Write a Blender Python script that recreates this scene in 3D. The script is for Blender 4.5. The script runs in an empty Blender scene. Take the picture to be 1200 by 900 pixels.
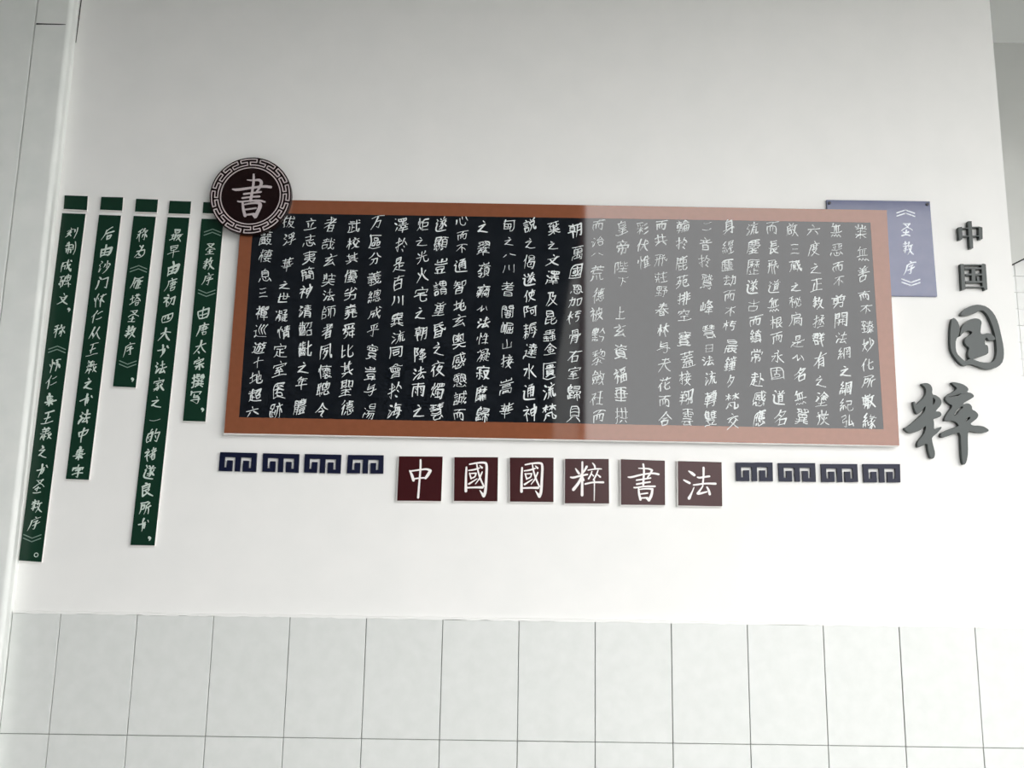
import bpy, bmesh, math, random
from mathutils import Vector, Matrix
from mathutils.geometry import tessellate_polygon

# ------------------------------------------------------------------ camera, sky, exposure
sc = bpy.context.scene
FOC, CX, CZ, CD = 1013.63, 1.16137, 0.22933, 2.34442     # pixels at 1200 wide, metres
PITCH, ROLL, YAW = 0.168626, 0.0157934, 0.00479458
FWD = Vector((math.sin(YAW)*math.cos(PITCH), math.cos(YAW)*math.cos(PITCH), math.sin(PITCH)))
_r = Vector((math.cos(YAW), -math.sin(YAW), 0)); _u = _r.cross(FWD)
RGT = _r*math.cos(ROLL) + _u*math.sin(ROLL)
UPV = -_r*math.sin(ROLL) + _u*math.cos(ROLL)
cam_data = bpy.data.cameras.new('camera'); cam = bpy.data.objects.new('camera', cam_data)
sc.collection.objects.link(cam)
cam_data.sensor_width = 36; cam_data.lens = FOC/1200*36
cam_data.clip_start = 0.02
M = Matrix((RGT, UPV, -FWD)).transposed().to_4x4(); M.translation = Vector((CX, -CD, CZ))
cam.matrix_world = M
sc.camera = cam

SKY = 4.75
w = bpy.data.worlds.new('sky'); sc.world = w; w.use_nodes = True
bg = w.node_tree.nodes['Background']
bg.inputs['Color'].default_value = (1.0, 0.995, 0.985, 1); bg.inputs['Strength'].default_value = SKY
sc.view_settings.view_transform = 'Standard'; sc.view_settings.look = 'None'
sc.view_settings.gamma = 1; sc.view_settings.use_curve_mapping = False
sc.view_settings.exposure = 0.0

FLOOR_Z, CEIL_Z = -1.2, 1.835      # Z = 0 is the top of the tiled dado
CEIL_EDGE = -1.68                  # the corridor is open beyond this
OPP_Y, OPP_X = -4.4, 1.768          # dark building across the yard: its face and its right-hand end

def U(px, py, Y):
    """point of the photo carried out to the plane at depth Y in front of the wall"""
    d = FWD + (px-600)/FOC*RGT - (py-450)/FOC*UPV
    t = (Y+CD)/d.y
    return (CX+t*d.x, CZ+t*d.z)

# ------------------------------------------------------------------ materials
def mat(name, col, rough=0.6, ior=1.45, noise=None, bump=None, scale=20.0, metallic=0.0):
    m = bpy.data.materials.new(name); m.use_nodes = True
    nt = m.node_tree; b = nt.nodes['Principled BSDF']
    b.inputs['Base Color'].default_value = (*col, 1); b.inputs['Roughness'].default_value = rough
    b.inputs['IOR'].default_value = ior; b.inputs['Metallic'].default_value = metallic
    if noise or bump:
        tc = nt.nodes.new('ShaderNodeTexCoord')
        nz = nt.nodes.new('ShaderNodeTexNoise'); nz.inputs['Scale'].default_value = scale
        nz.inputs['Detail'].default_value = 6
        nt.links.new(tc.outputs['Object'], nz.inputs['Vector'])
        if noise:
            rp = nt.nodes.new('ShaderNodeValToRGB')
            rp.color_ramp.elements[0].position = 0.3; rp.color_ramp.elements[1].position = 0.7
            rp.color_ramp.elements[0].color = (*col, 1); rp.color_ramp.elements[1].color = (*noise, 1)
            nt.links.new(nz.outputs['Fac'], rp.inputs['Fac'])
            nt.links.new(rp.outputs['Color'], b.inputs['Base Color'])
        if bump:
            bp = nt.nodes.new('ShaderNodeBump'); bp.inputs['Strength'].default_value = bump
            bp.inputs['Distance'].default_value = 0.002
            nt.links.new(nz.outputs['Fac'], bp.inputs['Height']); nt.links.new(bp.outputs['Normal'], b.inputs['Normal'])
    return m
MT = dict(
    plaster=mat('white plaster', (.80, .80, .785), .9, noise=(.83, .825, .81), bump=.12, scale=9),
    plaster_left=mat('rough white plaster', (.74, .765, .74), .9, noise=(.80, .815, .79), bump=.35, scale=14),
    plaster_grey=mat('grey painted plaster', (.40, .41, .395), .85, noise=(.43, .435, .42), bump=.1, scale=5),
    tile=mat('pale grey wall tile', (.655, .675, .655), .35, noise=(.70, .715, .70), scale=30),
    white_tile=mat('white glazed wall tile', (.83, .84, .83), .3),
    grout=mat('grey grout', (.30, .31, .30), .95),
    skim=mat('white skim line', (.84, .84, .825), .9),
    stair=mat('grey stair side', (.60, .61, .59), .85, noise=(.64, .645, .625), scale=4),
    gap=mat('dark joint and shadow gap', (.03, .03, .03), .9),
    foam=mat('white foam board', (.78, .76, .74), .7),
    border=mat('brown printed acrylic', (.225, .076, .035), .045, ior=1.60, noise=(.245, .083, .039), scale=60),
    rubbing=mat('black rubbing print', (.0030, .0045, .0070), .045, ior=1.56, noise=(.009, .011, .014), scale=38),
    ink_white=mat('chalk white print', (.70, .735, .735), .5),
    ink_pale=mat('pale grey green print', (.54, .63, .57), .6),
    ink_faint=mat('faint grey green print', (.17, .26, .21), .6),
    green=mat('dark green printed board', (.0060, .031, .0170), .25, ior=1.40),
    maroon=mat('dark maroon printed board', (.042, .0066, .0076), .25, ior=1.36),
    ink_pink=mat('pinkish white print', (.86, .82, .81), .5),
    disc=mat('near black maroon board', (.010, .0032, .0032), .25, ior=1.34),
    ink_disc=mat('dull pinkish white print', (.50, .44, .45), .5),
    navy=mat('navy painted board', (.0042, .0065, .027), .38, ior=1.34),
    plaque=mat('blue printed acrylic', (.062, .076, .17), .12, ior=1.62, noise=(.08, .092, .185), scale=25),
    ink_blue=mat('blue white print', (.80, .84, .90), .5),
    letter=mat('black painted letter', (.010, .021, .0185), .30, ior=1.50),
    steel=mat('dark bolt', (.02, .02, .03), .4),
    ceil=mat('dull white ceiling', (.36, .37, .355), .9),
    conc=mat('grey concrete', (.27, .27, .26), .9, noise=(.33, .33, .32), scale=3),
    dark=mat('dark opposite facade', (.016, .020, .026), .9),
    facade=mat('grey opposite facade', (.66, .66, .65), .9),
    joint=mat('pale grout', (.72, .73, .72), .9),
    red=mat('dark red paint', (.10, .018, .014), .8),
)

# ------------------------------------------------------------------ object helpers
def link(name, me, m, parent=None):
    o = bpy.data.objects.new(name, me); sc.collection.objects.link(o)
    for k in (m if isinstance(m, (list, tuple)) else [m]): me.materials.append(k)
    if parent is not None: o.parent = parent
    return o
def tag(o, label, cat, group=None):
    o['label'] = label; o['category'] = cat
    if group: o['group'] = group
    return o
def struct(o): o['kind'] = 'structure'; return o
def thing(name, label, cat, loc, group=None):
    o = bpy.data.objects.new(name, None); sc.collection.objects.link(o); o.empty_display_size = .05
    o.location = loc
    return tag(o, label, cat, group)
class MB:
    """collects faces in world space; build() makes one mesh whose origin is its parent's"""
    def __init__(s): s.v = []; s.f = []; s.mi = []
    def add(s, vs, fs, mi=0):
        n = len(s.v); s.v += [tuple(v) for v in vs]; s.f += [tuple(i+n for i in f) for f in fs]; s.mi += [mi]*len(fs)
    def box(s, x0, x1, y0, y1, z0, z1, mi=0):
        s.add([(x, y, z) for x in (x0, x1) for y in (y0, y1) for z in (z0, z1)],
              [(0,1,3,2), (4,6,7,5), (0,4,5,1), (2,3,7,6), (0,2,6,4), (1,5,7,3)], mi)
    def prism(s, poly, yf, yb, holes=(), mi=0, side_mi=None):
        """poly: (x, z) outline; front face at yf, back at yb"""
        loops = [list(poly)] + [list(h) for h in holes]
        flat = [p for l in loops for p in l]; n = len(flat)
        tris = tessellate_polygon([[Vector((x, z, 0)) for x, z in l] for l in loops])
        vs = [(x, yf, z) for x, z in flat] + [(x, yb, z) for x, z in flat]
        fs = [tuple(t) for t in tris]
        s.add(vs, fs + [tuple(i+n for i in t[::-1]) for t in fs], mi)
        k = len(s.v) - 2*n; st = 0; side = []
        for l in loops:
            m = len(l)
            for i in range(m):
                a, b = st+i, st+(i+1) % m
                side.append((a+k, b+k, b+n+k, a+n+k))
            st += m
        s.f += side; s.mi += [mi if side_mi is None else side_mi]*len(side)
    def flat(s, poly, y):
        tris = tessellate_polygon([[Vector((a, b, 0)) for a, b in poly]])
        s.add([(a, y, b) for a, b in poly], [tuple(t) for t in tris])
    def build(s, name, m, parent=None, bevel=0, smooth=False, flip=True):
        me = bpy.data.meshes.new(name)
        off = parent.matrix_world.translation if False else (Vector(parent.location) if parent is not None else Vector((0,0,0)))
        if parent is not None and parent.parent is not None: off = off + Vector(parent.parent.location)
        me.from_pydata([tuple(Vector(v)-off) for v in s.v], [], s.f)
        for p, i in zip(me.polygons, s.mi): p.material_index = i
        bm = bmesh.new(); bm.from_mesh(me)
        bmesh.ops.recalc_face_normals(bm, faces=bm.faces)
        bm.to_mesh(me); bm.free()
        if smooth:
            for p in me.polygons: p.use_smooth = True
        o = link(name, me, m, parent)
        if bevel:
            b = o.modifiers.new('bevel', 'BEVEL'); b.width = bevel; b.segments = 2; b.limit_method = 'ANGLE'
        return o
def quad(c, Y): return [U(x, y, Y) for x, y in c]
def chaikin(P, n=2, closed=False):
    for _ in range(n):
        Q = [] if closed else [P[0]]
        m = len(P)
        for i in range(m if closed else m-1):
            a, b = P[i], P[(i+1) % m]
            Q.append(tuple(.75*p+.25*q for p, q in zip(a, b))); Q.append(tuple(.25*p+.75*q for p, q in zip(a, b)))
        if not closed: Q.append(P[-1])
        P = Q
    return P
def stroke(mb, pts, y, n=2):
    """a brush stroke lying on the board: (x, z, width) points -> ribbon with round ends"""
    # split at sharp turns so that the corner stays crisp
    if len(pts) < 2: return
    P = chaikin(pts, n) if len(pts) > 2 else pts
    L = []; R_ = []
    for i, (x, z, wd) in enumerate(P):
        a = P[max(0, i-1)]; b = P[min(len(P)-1, i+1)]
        dx, dz = b[0]-a[0], b[1]-a[1]; d = math.hypot(dx, dz) or 1e-9
        nx, nz = -dz/d*wd/2, dx/d*wd/2
        L.append((x+nx, y, z+nz)); R_.append((x-nx, y, z-nz))
    m = len(P)
    mb.add(L+R_, [(i, i+1, m+i+1, m+i) for i in range(m-1)])
    for (x, z, wd) in (P[0], P[-1]):
        k = 7
        mb.add([(x+wd/2*math.cos(2*math.pi*j/k), y-1e-5, z+wd/2*math.sin(2*math.pi*j/k)) for j in range(k)], [tuple(range(k))])
def split_sharp(pts, lim=0.35):
    out = [[pts[0]]]
    for i in range(1, len(pts)-1):
        a, b, c = pts[i-1], pts[i], pts[i+1]
        u = (b[0]-a[0], b[1]-a[1]); v = (c[0]-b[0], c[1]-b[1])
        cs = (u[0]*v[0]+u[1]*v[1])/((math.hypot(*u)*math.hypot(*v)) or 1e-9)
        out[-1].append(b)
        if cs < lim: out.append([b])
    out[-1].append(pts[-1])
    return out
def px_strokes(mb, S, ox, oy, s, Y, dx=0, dy=0):
    """strokes written in a zoomed crop (origin ox, oy, scale s): (x, y, width)"""
    k = 0
    for st in S:
        W = [(*U(ox+x/s+dx, oy+y/s+dy, Y), wd/s*(CD+Y)/FOC) for x, y, wd in st]
        for part in split_sharp(W):
            stroke(mb, part, Y-0.0003-2e-5*k); k += 1

# ------------------------------------------------------------------ the writing: stroke paths per character, and where each stands
GLYPH = {
 '一': [[5,31,57,31]],
 '三': [[10,11,53,11],[14,32,48,32],[7,53,56,53]],
 '上': [[29,6,29,55],[29,25,53,25],[6,55,57,55]],
 '下': [[6,10,57,10],[30,10,30,58],[30,25,36,26,52,36]],
 '不': [[8,12,56,9],[36,10,24,28,6,42],[33,22,33,58],[40,30,52,42]],
 '世': [[4,28,60,21],[14,8,16,54,56,50],[32,4,32,36],[48,4,48,34],[32,36,48,34]],
 '中': [[14,18,18,38],[14,20,50,12,44,34,18,38],[32,2,28,62]],
 '为': [[28,4,34,12],[40,2,30,26,10,50],[16,28,46,20,50,40,36,56,18,54],[26,38,34,48]],
 '之': [[30,4,37,11],[16,25,42,20,18,47,26,46,36,52,58,56]],
 '乎': [[48,2,16,10],[18,16,22,26],[46,12,38,24],[4,34,60,27],[32,8,33,60,24,54]],
 '书': [[4,34,42,20],[30,2,28,30],[28,30,42,27],[42,27,38,46,29,44],[32,34,27,62],[54,10,60,19]],
 '二': [[11,14,52,14],[6,52,56,52]],
 '交': [[30,0,36,8],[8,16,58,11],[22,22,10,36],[40,20,54,32],[46,28,34,46,8,62],[22,34,38,50,60,62]],
 '仁': [[26,2,20,18,4,36],[18,24,14,62],[36,18,56,12],[32,46,62,40]],
 '从': [[20,8,16,30,4,54],[18,32,26,46],[44,4,38,30,24,56],[40,28,50,44,62,56]],
 '令': [[32,4,22,22,4,40],[32,8,42,22,62,34],[30,24,36,30],[20,38,44,34,30,50],[32,46,38,58]],
 '以': [[8,32,18,28,26,20],[30,14,30,44,42,34],[48,22,58,46]],
 '伏': [[22,2,16,18,4,36],[16,20,14,62],[26,28,60,21],[44,6,40,34,24,60],[42,30,48,46,62,58],[52,8,58,14]],
 '使': [[22,2,16,18,4,36],[16,20,14,62],[28,12,60,7],[32,18,34,36],[32,18,58,15,56,33,34,36],[46,2,44,34,26,62],[34,38,46,52,62,60]],
 '偈': [[18,6,11,23,13,24,13,58],[11,23,7,25,5,30],[27,15,52,15],[28,24,52,24],[30,28,27,22,27,7,52,7,52,24],[30,28,29,32,23,37],[29,32,56,33,54,52,52,58],[23,37,23,39,26,42,26,52,48,52],[41,37,40,41,37,43],[40,41,43,44],[46,58,52,58]],
 '優': [[16,6,11,20,12,58],[22,7,57,7],[7,24,4,29,4,32],[7,24,11,22],[27,14,26,29],[27,14,51,13,52,29],[39,8,38,13],[27,19,52,19],[27,24,52,24],[21,30,21,34],[21,30,26,29,39,30,57,30,58,34,55,36,56,40],[39,30,40,34],[21,40,23,40,28,35],[32,35,33,44],[34,39,46,40,48,38],[22,49,33,44,50,46],[51,35,55,36],[30,46,31,49,36,54],[20,58,26,58,43,53,44,56,56,58,59,58],[50,46,49,49,43,53]],
 '光': [[32,2,31,26],[14,8,20,18],[50,4,42,16],[6,30,58,24],[26,28,20,46,6,60],[38,26,38,50,46,56,60,54,60,44]],
 '八': [[22,22,16,34,6,44],[38,18,46,30,60,42]],
 '六': [[30,2,36,12],[6,26,58,20],[22,36,8,58],[38,34,56,54]],
 '共': [[22,4,22,36],[42,2,42,35],[8,18,56,13],[4,38,60,33],[24,42,8,60],[40,42,56,58]],
 '其': [[20,4,20,42],[44,2,44,40],[6,16,58,11],[21,24,43,22],[21,33,43,31],[4,46,60,40],[24,48,8,62],[40,46,56,60]],
 '写': [[12,8,10,20],[12,10,56,6,50,16],[26,20,22,34,48,30],[28,26,44,23],[48,30,46,54,38,58],[8,46,52,38]],
 '凝': [[6,10,10,12],[20,5,21,19,34,19],[20,11,32,8],[40,6,54,6,53,11],[35,16,34,19],[21,25,21,29,11,40,6,52],[53,11,50,15],[45,16,48,17,50,15],[21,29,33,30],[50,15,49,18,52,21],[27,30,26,45,24,51,19,56],[39,26,58,26],[18,41,34,41],[48,26,48,54],[40,35,39,48,35,57],[58,26,57,32],[25,47,30,50],[48,40,58,40],[39,48,50,57,58,57]],
 '分': [[24,4,18,18,4,32],[38,4,46,18,62,28],[18,36,46,32,42,58,34,54],[30,36,24,50,8,62]],
 '初': [[20,6,26,10],[10,22,28,18,8,40],[22,28,22,58],[26,34,32,40],[38,22,58,18,54,50,46,46],[46,20,40,40,28,54]],
 '制': [[14,8,8,18],[4,20,40,12],[4,32,42,24],[24,4,22,60],[10,38,10,52],[10,38,36,34,34,50],[46,16,46,36],[60,2,56,60]],
 '刻': [[22,4,28,10],[6,18,40,10],[24,14,10,30,30,28],[28,24,6,48],[26,36,36,46],[46,16,50,28],[60,2,56,62]],
 '剪': [[20,2,26,8],[42,2,36,8],[6,12,58,8],[14,16,14,34],[14,18,30,16,30,34,24,32],[16,24,28,22],[40,16,40,28],[54,14,54,32,48,30],[10,40,52,36,46,60,38,56],[30,38,8,62]],
 '加': [[6,22,30,16,26,54,18,50],[18,6,16,34,4,60],[40,18,42,54],[40,18,60,15,58,52,42,54]],
 '劣': [[16,11,8,20],[31,5,31,20,33,24],[46,9,55,17],[8,30,31,25,36,23,45,17],[10,39,52,39],[30,31,30,37,25,48],[5,57,8,57,14,55,25,48],[52,39,52,46,50,55],[37,57,45,58,50,55]],
 '劫': [[6,16,32,12],[19,4,18,30],[4,32,36,26],[18,32,8,52,30,46],[26,40,34,54],[38,18,58,14,54,52,46,48],[48,4,46,30,34,60]],
 '化': [[22,2,16,18,4,34],[16,20,14,60],[58,16,34,34],[40,4,38,44,44,54,62,50,60,40]],
 '匱': [[8,7,8,56],[8,7,56,7],[22,15,22,20,47,19],[22,15,47,14,47,19],[35,14,34,24],[16,24,55,24],[22,30,22,39],[22,30,48,30,49,34],[22,34,49,34],[22,39,21,43,28,46,30,44,39,44,41,46,48,44],[22,39,49,39],[49,34,48,44],[8,56,57,56],[18,51,26,48,28,46],[41,46,50,51,54,51]],
 '匿': [[17,18,53,18],[27,14,27,18],[43,14,43,18],[56,8,8,9,8,56],[16,29,55,29],[33,24,28,32,26,38,18,43],[26,38,26,48],[26,38,48,38,48,48],[8,56,57,56],[26,48,48,48]],
 '區': [[8,8,8,55],[8,8,54,8],[26,16,26,26,44,26],[26,16,43,15,44,26],[30,34,30,46,18,47,18,34,30,34],[39,34,51,34,52,46,39,47,39,34],[8,55,57,55]],
 '十': [[8,30,56,24],[32,4,32,60]],
 '及': [[14,8,44,4,34,24,52,20,40,44,14,62],[24,8,20,34,4,60],[22,28,40,48,62,60]],
 '古': [[8,18,56,12],[32,2,30,34],[16,36,18,60],[16,36,48,33,46,58,18,60]],
 '合': [[32,2,22,18,4,36],[32,6,44,20,62,32],[22,32,42,28],[18,42,20,60],[18,42,46,38,44,58,20,60]],
 '同': [[12,6,12,62],[12,6,54,3,54,60,46,56],[22,18,44,16],[22,30,24,46],[22,30,42,28,41,44,24,46]],
 '名': [[28,2,20,18,4,32],[26,10,46,6,36,26,8,48],[22,22,30,28],[26,40,26,62],[26,40,50,34,48,58],[26,61,48,56]],
 '后': [[52,4,28,16],[26,14,22,36,10,58],[28,30,60,24],[34,40,36,56],[34,42,52,38,48,54,36,54]],
 '哉': [[19,5,19,23],[9,11,30,11],[39,5,42,40,44,49,50,57],[5,24,57,24],[53,11,55,14],[10,35,10,55],[10,35,29,35],[29,35,29,50],[10,51,29,50],[54,32,49,41,46,44,44,44],[32,57,44,49],[58,49,56,57],[50,57,53,58,56,57]],
 '唐': [[34,2,38,8],[18,14,58,8],[18,14,16,38,4,62],[28,22,50,18,48,34],[24,30,58,25],[28,38,50,33],[38,12,37,44],[32,48,34,60],[32,48,52,44,50,58,34,60]],
 '啟': [[20,2,26,6],[10,12,32,9,31,20,12,22],[12,12,10,38,4,52],[14,32,14,48],[14,32,30,30,29,46],[14,48,29,46],[42,4,36,22],[40,18,62,12],[54,16,46,42,32,60],[38,28,50,46,62,60]],
 '善': [[20,2,26,10],[44,2,36,10],[10,14,54,10],[16,22,48,19],[8,32,58,27],[32,10,32,34],[20,42,22,60],[20,42,46,39,44,58],[22,60,44,57]],
 '四': [[10,22,14,48],[10,24,54,14,58,32,46,48,14,48],[26,26,22,36],[36,22,38,36,46,34]],
 '固': [[10,8,12,58],[10,8,54,4,54,60],[18,20,46,17],[32,10,31,32],[22,34,24,48],[22,34,42,32,41,46,24,48],[12,57,54,53]],
 '國': [[15,20,48,20],[34,13,36,32,40,45],[55,8,8,8,7,55],[55,8,55,55],[17,36,27,36,28,27,18,27,17,36],[45,26,41,36],[15,45,30,42],[38,37,41,36],[7,55,55,55],[32,47,36,43,40,45],[40,45,44,48,47,48],[48,42,48,46,47,48]],
 '圣': [[14,10,46,6],[46,6,34,22],[34,22,8,38],[22,14,38,24],[38,24,60,34],[31,36,31,54],[18,46,44,42],[12,60,50,56]],
 '地': [[16,10,16,46],[4,28,28,20],[4,50,30,38],[30,30,54,20,52,38,46,36],[42,6,41,44],[34,18,34,46,42,54,60,50,60,40]],
 '垂': [[11,9,32,8,48,6,53,7],[9,19,54,19],[32,8,32,56],[16,19,16,44],[5,32,57,32],[47,19,47,44],[9,44,54,44],[12,56,51,56]],
 '堯': [[12,9,51,9],[7,17,56,17],[31,5,31,17],[8,26,27,26],[18,22,18,34],[7,35,27,33],[34,26,54,26],[6,42,57,42],[43,26,43,34],[33,34,56,34],[22,42,19,52,14,55],[6,57,14,55],[39,42,40,57],[40,57,43,58,56,57,58,53]],
 '塔': [[16,10,16,48],[6,26,26,20],[4,52,28,42],[32,12,56,8],[40,4,40,16],[50,2,48,14],[44,18,28,36],[44,20,62,34],[36,40,52,36],[36,48,38,60],[36,48,54,44,50,58,38,60]],
 '塗': [[10,4,18,10],[6,18,14,24],[6,40,18,26],[42,2,24,20],[42,4,60,18],[32,20,50,17],[28,28,56,24],[41,18,41,38],[34,30,30,36],[48,28,54,35],[16,48,50,44],[6,60,60,56],[32,38,32,58]],
 '塵': [[33,5,33,9],[24,10,24,26],[10,18,54,18,54,26],[40,10,40,39,41,41],[10,26,54,26],[20,27,20,41,33,40],[58,9,10,9,9,39,5,58],[20,33,33,33],[40,34,52,32,56,32],[17,48,53,48],[34,44,34,57],[41,41,54,42,57,40],[12,57,58,57]],
 '夕': [[28,2,20,24,6,42],[26,14,50,10,38,38,14,60],[26,26,34,34]],
 '夙': [[12,8,11,34,9,48,6,55],[12,8,51,8],[19,19,44,19],[51,8,52,42,52,51,55,55],[30,19,28,28,22,36],[25,31,28,29,41,30],[41,30,36,43,34,45,28,52,21,56],[30,42,34,45],[58,47,59,53,58,57],[55,55,58,57]],
 '夜': [[30,0,36,6],[6,14,60,9],[22,18,6,38],[16,30,16,62],[42,16,28,38],[38,26,56,23,44,46,26,62],[38,32,44,38],[34,38,48,50,62,60]],
 '大': [[8,28,54,20],[32,4,28,28,6,58],[32,28,44,46,60,56]],
 '天': [[16,14,50,8],[8,30,56,22],[34,10,28,34,6,60],[34,28,44,46,62,58]],
 '太': [[8,26,54,18],[32,4,28,28,6,58],[32,28,44,46,60,56],[24,50,32,58]],
 '夷': [[6,10,57,10],[31,5,31,40,40,51,49,56,54,57],[11,19,51,19,51,28,11,29,10,38],[10,38,29,38,31,40,34,38,55,38],[6,57,18,53,25,49,31,40],[55,38,53,47],[48,48,53,47]],
 '奘': [[9,6,9,13],[20,5,20,32],[9,13,20,13],[6,22,20,22],[42,5,42,30],[10,22,10,29,6,33],[27,15,57,15],[6,42,32,43,57,42],[29,31,55,31],[32,36,32,43],[4,57,9,58,18,55,24,52,32,43],[32,43,40,52,50,56,58,57]],
 '奧': [[12,10,11,38],[12,10,52,10],[32,4,31,5,30,9],[20,16,44,15],[31,16,31,25,27,30],[24,21,24,25],[18,25,29,25,27,30,34,25,45,25],[52,10,52,38],[41,20,39,25],[18,35,32,28],[32,28,31,34],[32,28,44,35],[5,44,57,44],[29,44,26,49],[6,58,18,55,26,49],[34,44,36,49,39,52],[39,52,48,56,57,57]],
 '妙': [[16,4,8,34,24,52],[28,18,4,58],[4,28,32,22],[44,4,44,36],[34,18,28,30],[52,14,60,24],[58,30,44,48,28,62]],
 '字': [[32,2,34,10],[12,14,8,26],[12,16,58,10,52,20],[22,26,44,22,34,34],[36,34,34,58,26,54],[6,44,58,36]],
 '宅': [[30,0,36,7],[8,14,6,26],[8,14,58,9,54,20],[44,22,20,28],[6,40,60,32],[30,28,30,52,38,60,58,56,58,46]],
 '宗': [[30,2,34,8],[10,14,6,24],[10,16,58,10,52,20],[20,26,44,22],[10,38,56,32],[34,34,34,60,28,56],[22,42,12,54],[44,40,54,50]],
 '定': [[30,0,36,7],[8,14,6,26],[8,14,58,9,54,20],[18,26,46,22],[32,26,32,54],[33,40,48,37],[20,36,16,50,6,62],[14,50,30,58,62,60]],
 '室': [[30,0,36,6],[8,12,6,22],[8,12,58,8,54,18],[16,24,48,20],[30,24,20,36,42,33],[38,28,46,36],[16,46,48,42],[6,60,60,55],[32,36,32,58]],
 '家': [[30,2,34,8],[10,14,8,24],[10,16,56,10,50,20],[18,26,44,22],[32,26,18,38],[26,34,36,48,30,60,24,56],[30,42,12,52],[32,48,14,60],[48,30,38,40],[38,38,60,58]],
 '寂': [[7,16,7,10,56,11],[31,5,32,10],[18,18,19,56,17,58,12,58],[18,23,28,23],[5,34,31,34],[56,11,56,15],[37,23,41,37,45,44,45,48,56,57,58,57],[37,23,55,23,50,39,48,43,45,44],[9,43,5,52],[28,43,31,49],[45,48,34,57]],
 '實': [[30,4,32,9],[7,16,8,10,32,9,55,10,56,16],[5,22,58,22],[17,16,16,22],[17,16,47,16,47,22],[16,22,15,28,47,27],[32,17,31,27],[14,34,14,50,37,50,39,52,41,50,49,50],[14,34,48,33,49,50],[47,22,47,27],[14,39,49,39],[14,44,49,44],[7,58,10,58,24,54],[24,50,24,54],[39,52,40,54,56,58]],
 '寶': [[31,4,32,8],[19,16,18,27],[11,21,27,21],[28,15,10,15,7,13,7,9,55,9,56,12,54,14],[37,13,33,19,33,21],[8,28,28,27],[35,16,54,14],[33,21,55,21],[43,16,43,28],[15,34,15,51,21,51,23,52,24,51,39,51,41,53,43,51,49,50],[15,34,49,33,49,50],[34,26,34,28,53,28],[14,39,50,39],[14,45,50,45],[5,57,6,58,12,57,21,54,23,52],[41,53,54,58,58,58]],
 '山': [[32,4,32,44],[12,22,14,48,54,44],[54,20,53,46]],
 '峰': [[14,12,14,40],[6,20,6,42,24,40],[24,18,24,40],[42,2,30,20],[38,10,56,8,34,28],[38,14,60,28],[34,34,58,30],[36,42,56,39],[30,52,62,47],[46,28,46,62]],
 '崛': [[13,5,13,49],[6,15,6,49],[29,7,28,40,27,49,24,57,25,59],[29,7,56,7,57,18,28,18],[21,15,21,49],[35,26,35,37],[45,24,45,55],[6,49,21,49],[56,26,56,37],[35,37,56,37],[34,44,34,55],[34,55,57,55],[57,44,57,55]],
 '嵩': [[10,7,10,12,53,12],[32,5,31,12],[6,21,58,21],[53,7,53,12],[15,28,15,34,48,34],[15,28,47,27,48,34],[9,41,8,58],[9,41,54,41,54,58],[21,47,21,54],[21,47,42,47,42,54],[21,54,42,54],[48,58,54,58]],
 '嶺': [[9,7,10,12,53,12],[31,5,31,12],[18,21,24,25],[5,31,18,21],[54,7,53,12],[32,20,58,20],[16,31,19,34],[45,20,44,27],[7,40,24,40,24,43,22,47],[35,27,35,48,55,48],[35,27,44,27,55,28,55,48],[35,34,55,34],[10,49,18,52],[22,47,18,52],[35,42,55,42],[18,52,20,56],[28,58,33,57,41,53],[51,53,57,58]],
 '巖': [[10,6,10,9],[10,9,55,9],[32,5,32,9],[11,16,11,21,27,20],[11,16,27,15,27,20],[37,16,37,21,53,20],[37,16,52,15,53,20],[17,32,30,32,29,35,31,40,31,55],[14,38,35,38],[18,38,18,55],[18,43,31,43],[43,31,40,41,37,44],[42,36,54,36],[18,49,31,49],[5,58,9,47,10,26,57,26],[40,41,47,50,45,52],[13,55,31,55],[54,36,52,46,45,52],[31,55,35,54,37,58],[45,52,49,52,56,57,59,57],[37,58,45,52]],
 '川': [[14,10,12,34,4,56],[32,12,32,44],[52,6,53,58]],
 '巡': [[7,6,11,11],[29,6,21,26,29,44],[41,7,36,19],[5,28,13,28],[56,6,54,7,47,22],[13,28,13,49],[36,19,33,26,42,45],[47,22,46,27,56,45],[13,49,23,55,31,56,58,55],[6,54,13,49]],
 '帝': [[32,0,36,6],[10,12,54,8],[22,14,26,22],[44,12,38,20],[8,26,6,34],[8,26,58,21,54,30],[16,36,16,54],[16,36,48,33,48,54,42,52],[32,26,32,62]],
 '師': [[15,5,13,14],[29,8,58,8],[43,8,43,58],[7,27,22,27,21,14,7,14,7,56],[31,20,31,48],[31,20,56,20],[7,37,22,37,22,52,7,52],[56,20,55,48]],
 '常': [[32,0,32,12],[18,4,22,12],[46,2,42,12],[8,18,6,28],[8,18,56,14,52,24],[22,26,24,36],[22,26,42,24,41,34,24,36],[14,42,14,58],[14,42,50,39,50,56,44,54],[32,36,32,62]],
 '年': [[20,2,8,18],[18,12,52,6],[18,22,48,17],[20,22,18,36],[4,40,60,32],[34,8,32,62]],
 '序': [[32,2,36,8],[14,16,54,10],[16,16,12,40,4,60],[24,24,44,20,34,30],[22,38,52,32],[36,32,36,58,28,54]],
 '度': [[32,0,38,7],[14,12,58,8],[16,12,12,40,4,60],[22,20,52,16],[30,16,30,28],[44,14,44,27],[30,28,44,26],[24,36,50,32,40,48,20,62],[28,40,42,52,60,60]],
 '弘': [[8,6,28,4,28,18,10,20],[10,20,8,34,28,30],[28,30,24,58,14,52],[46,6,36,50,58,44],[50,34,60,56]],
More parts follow.
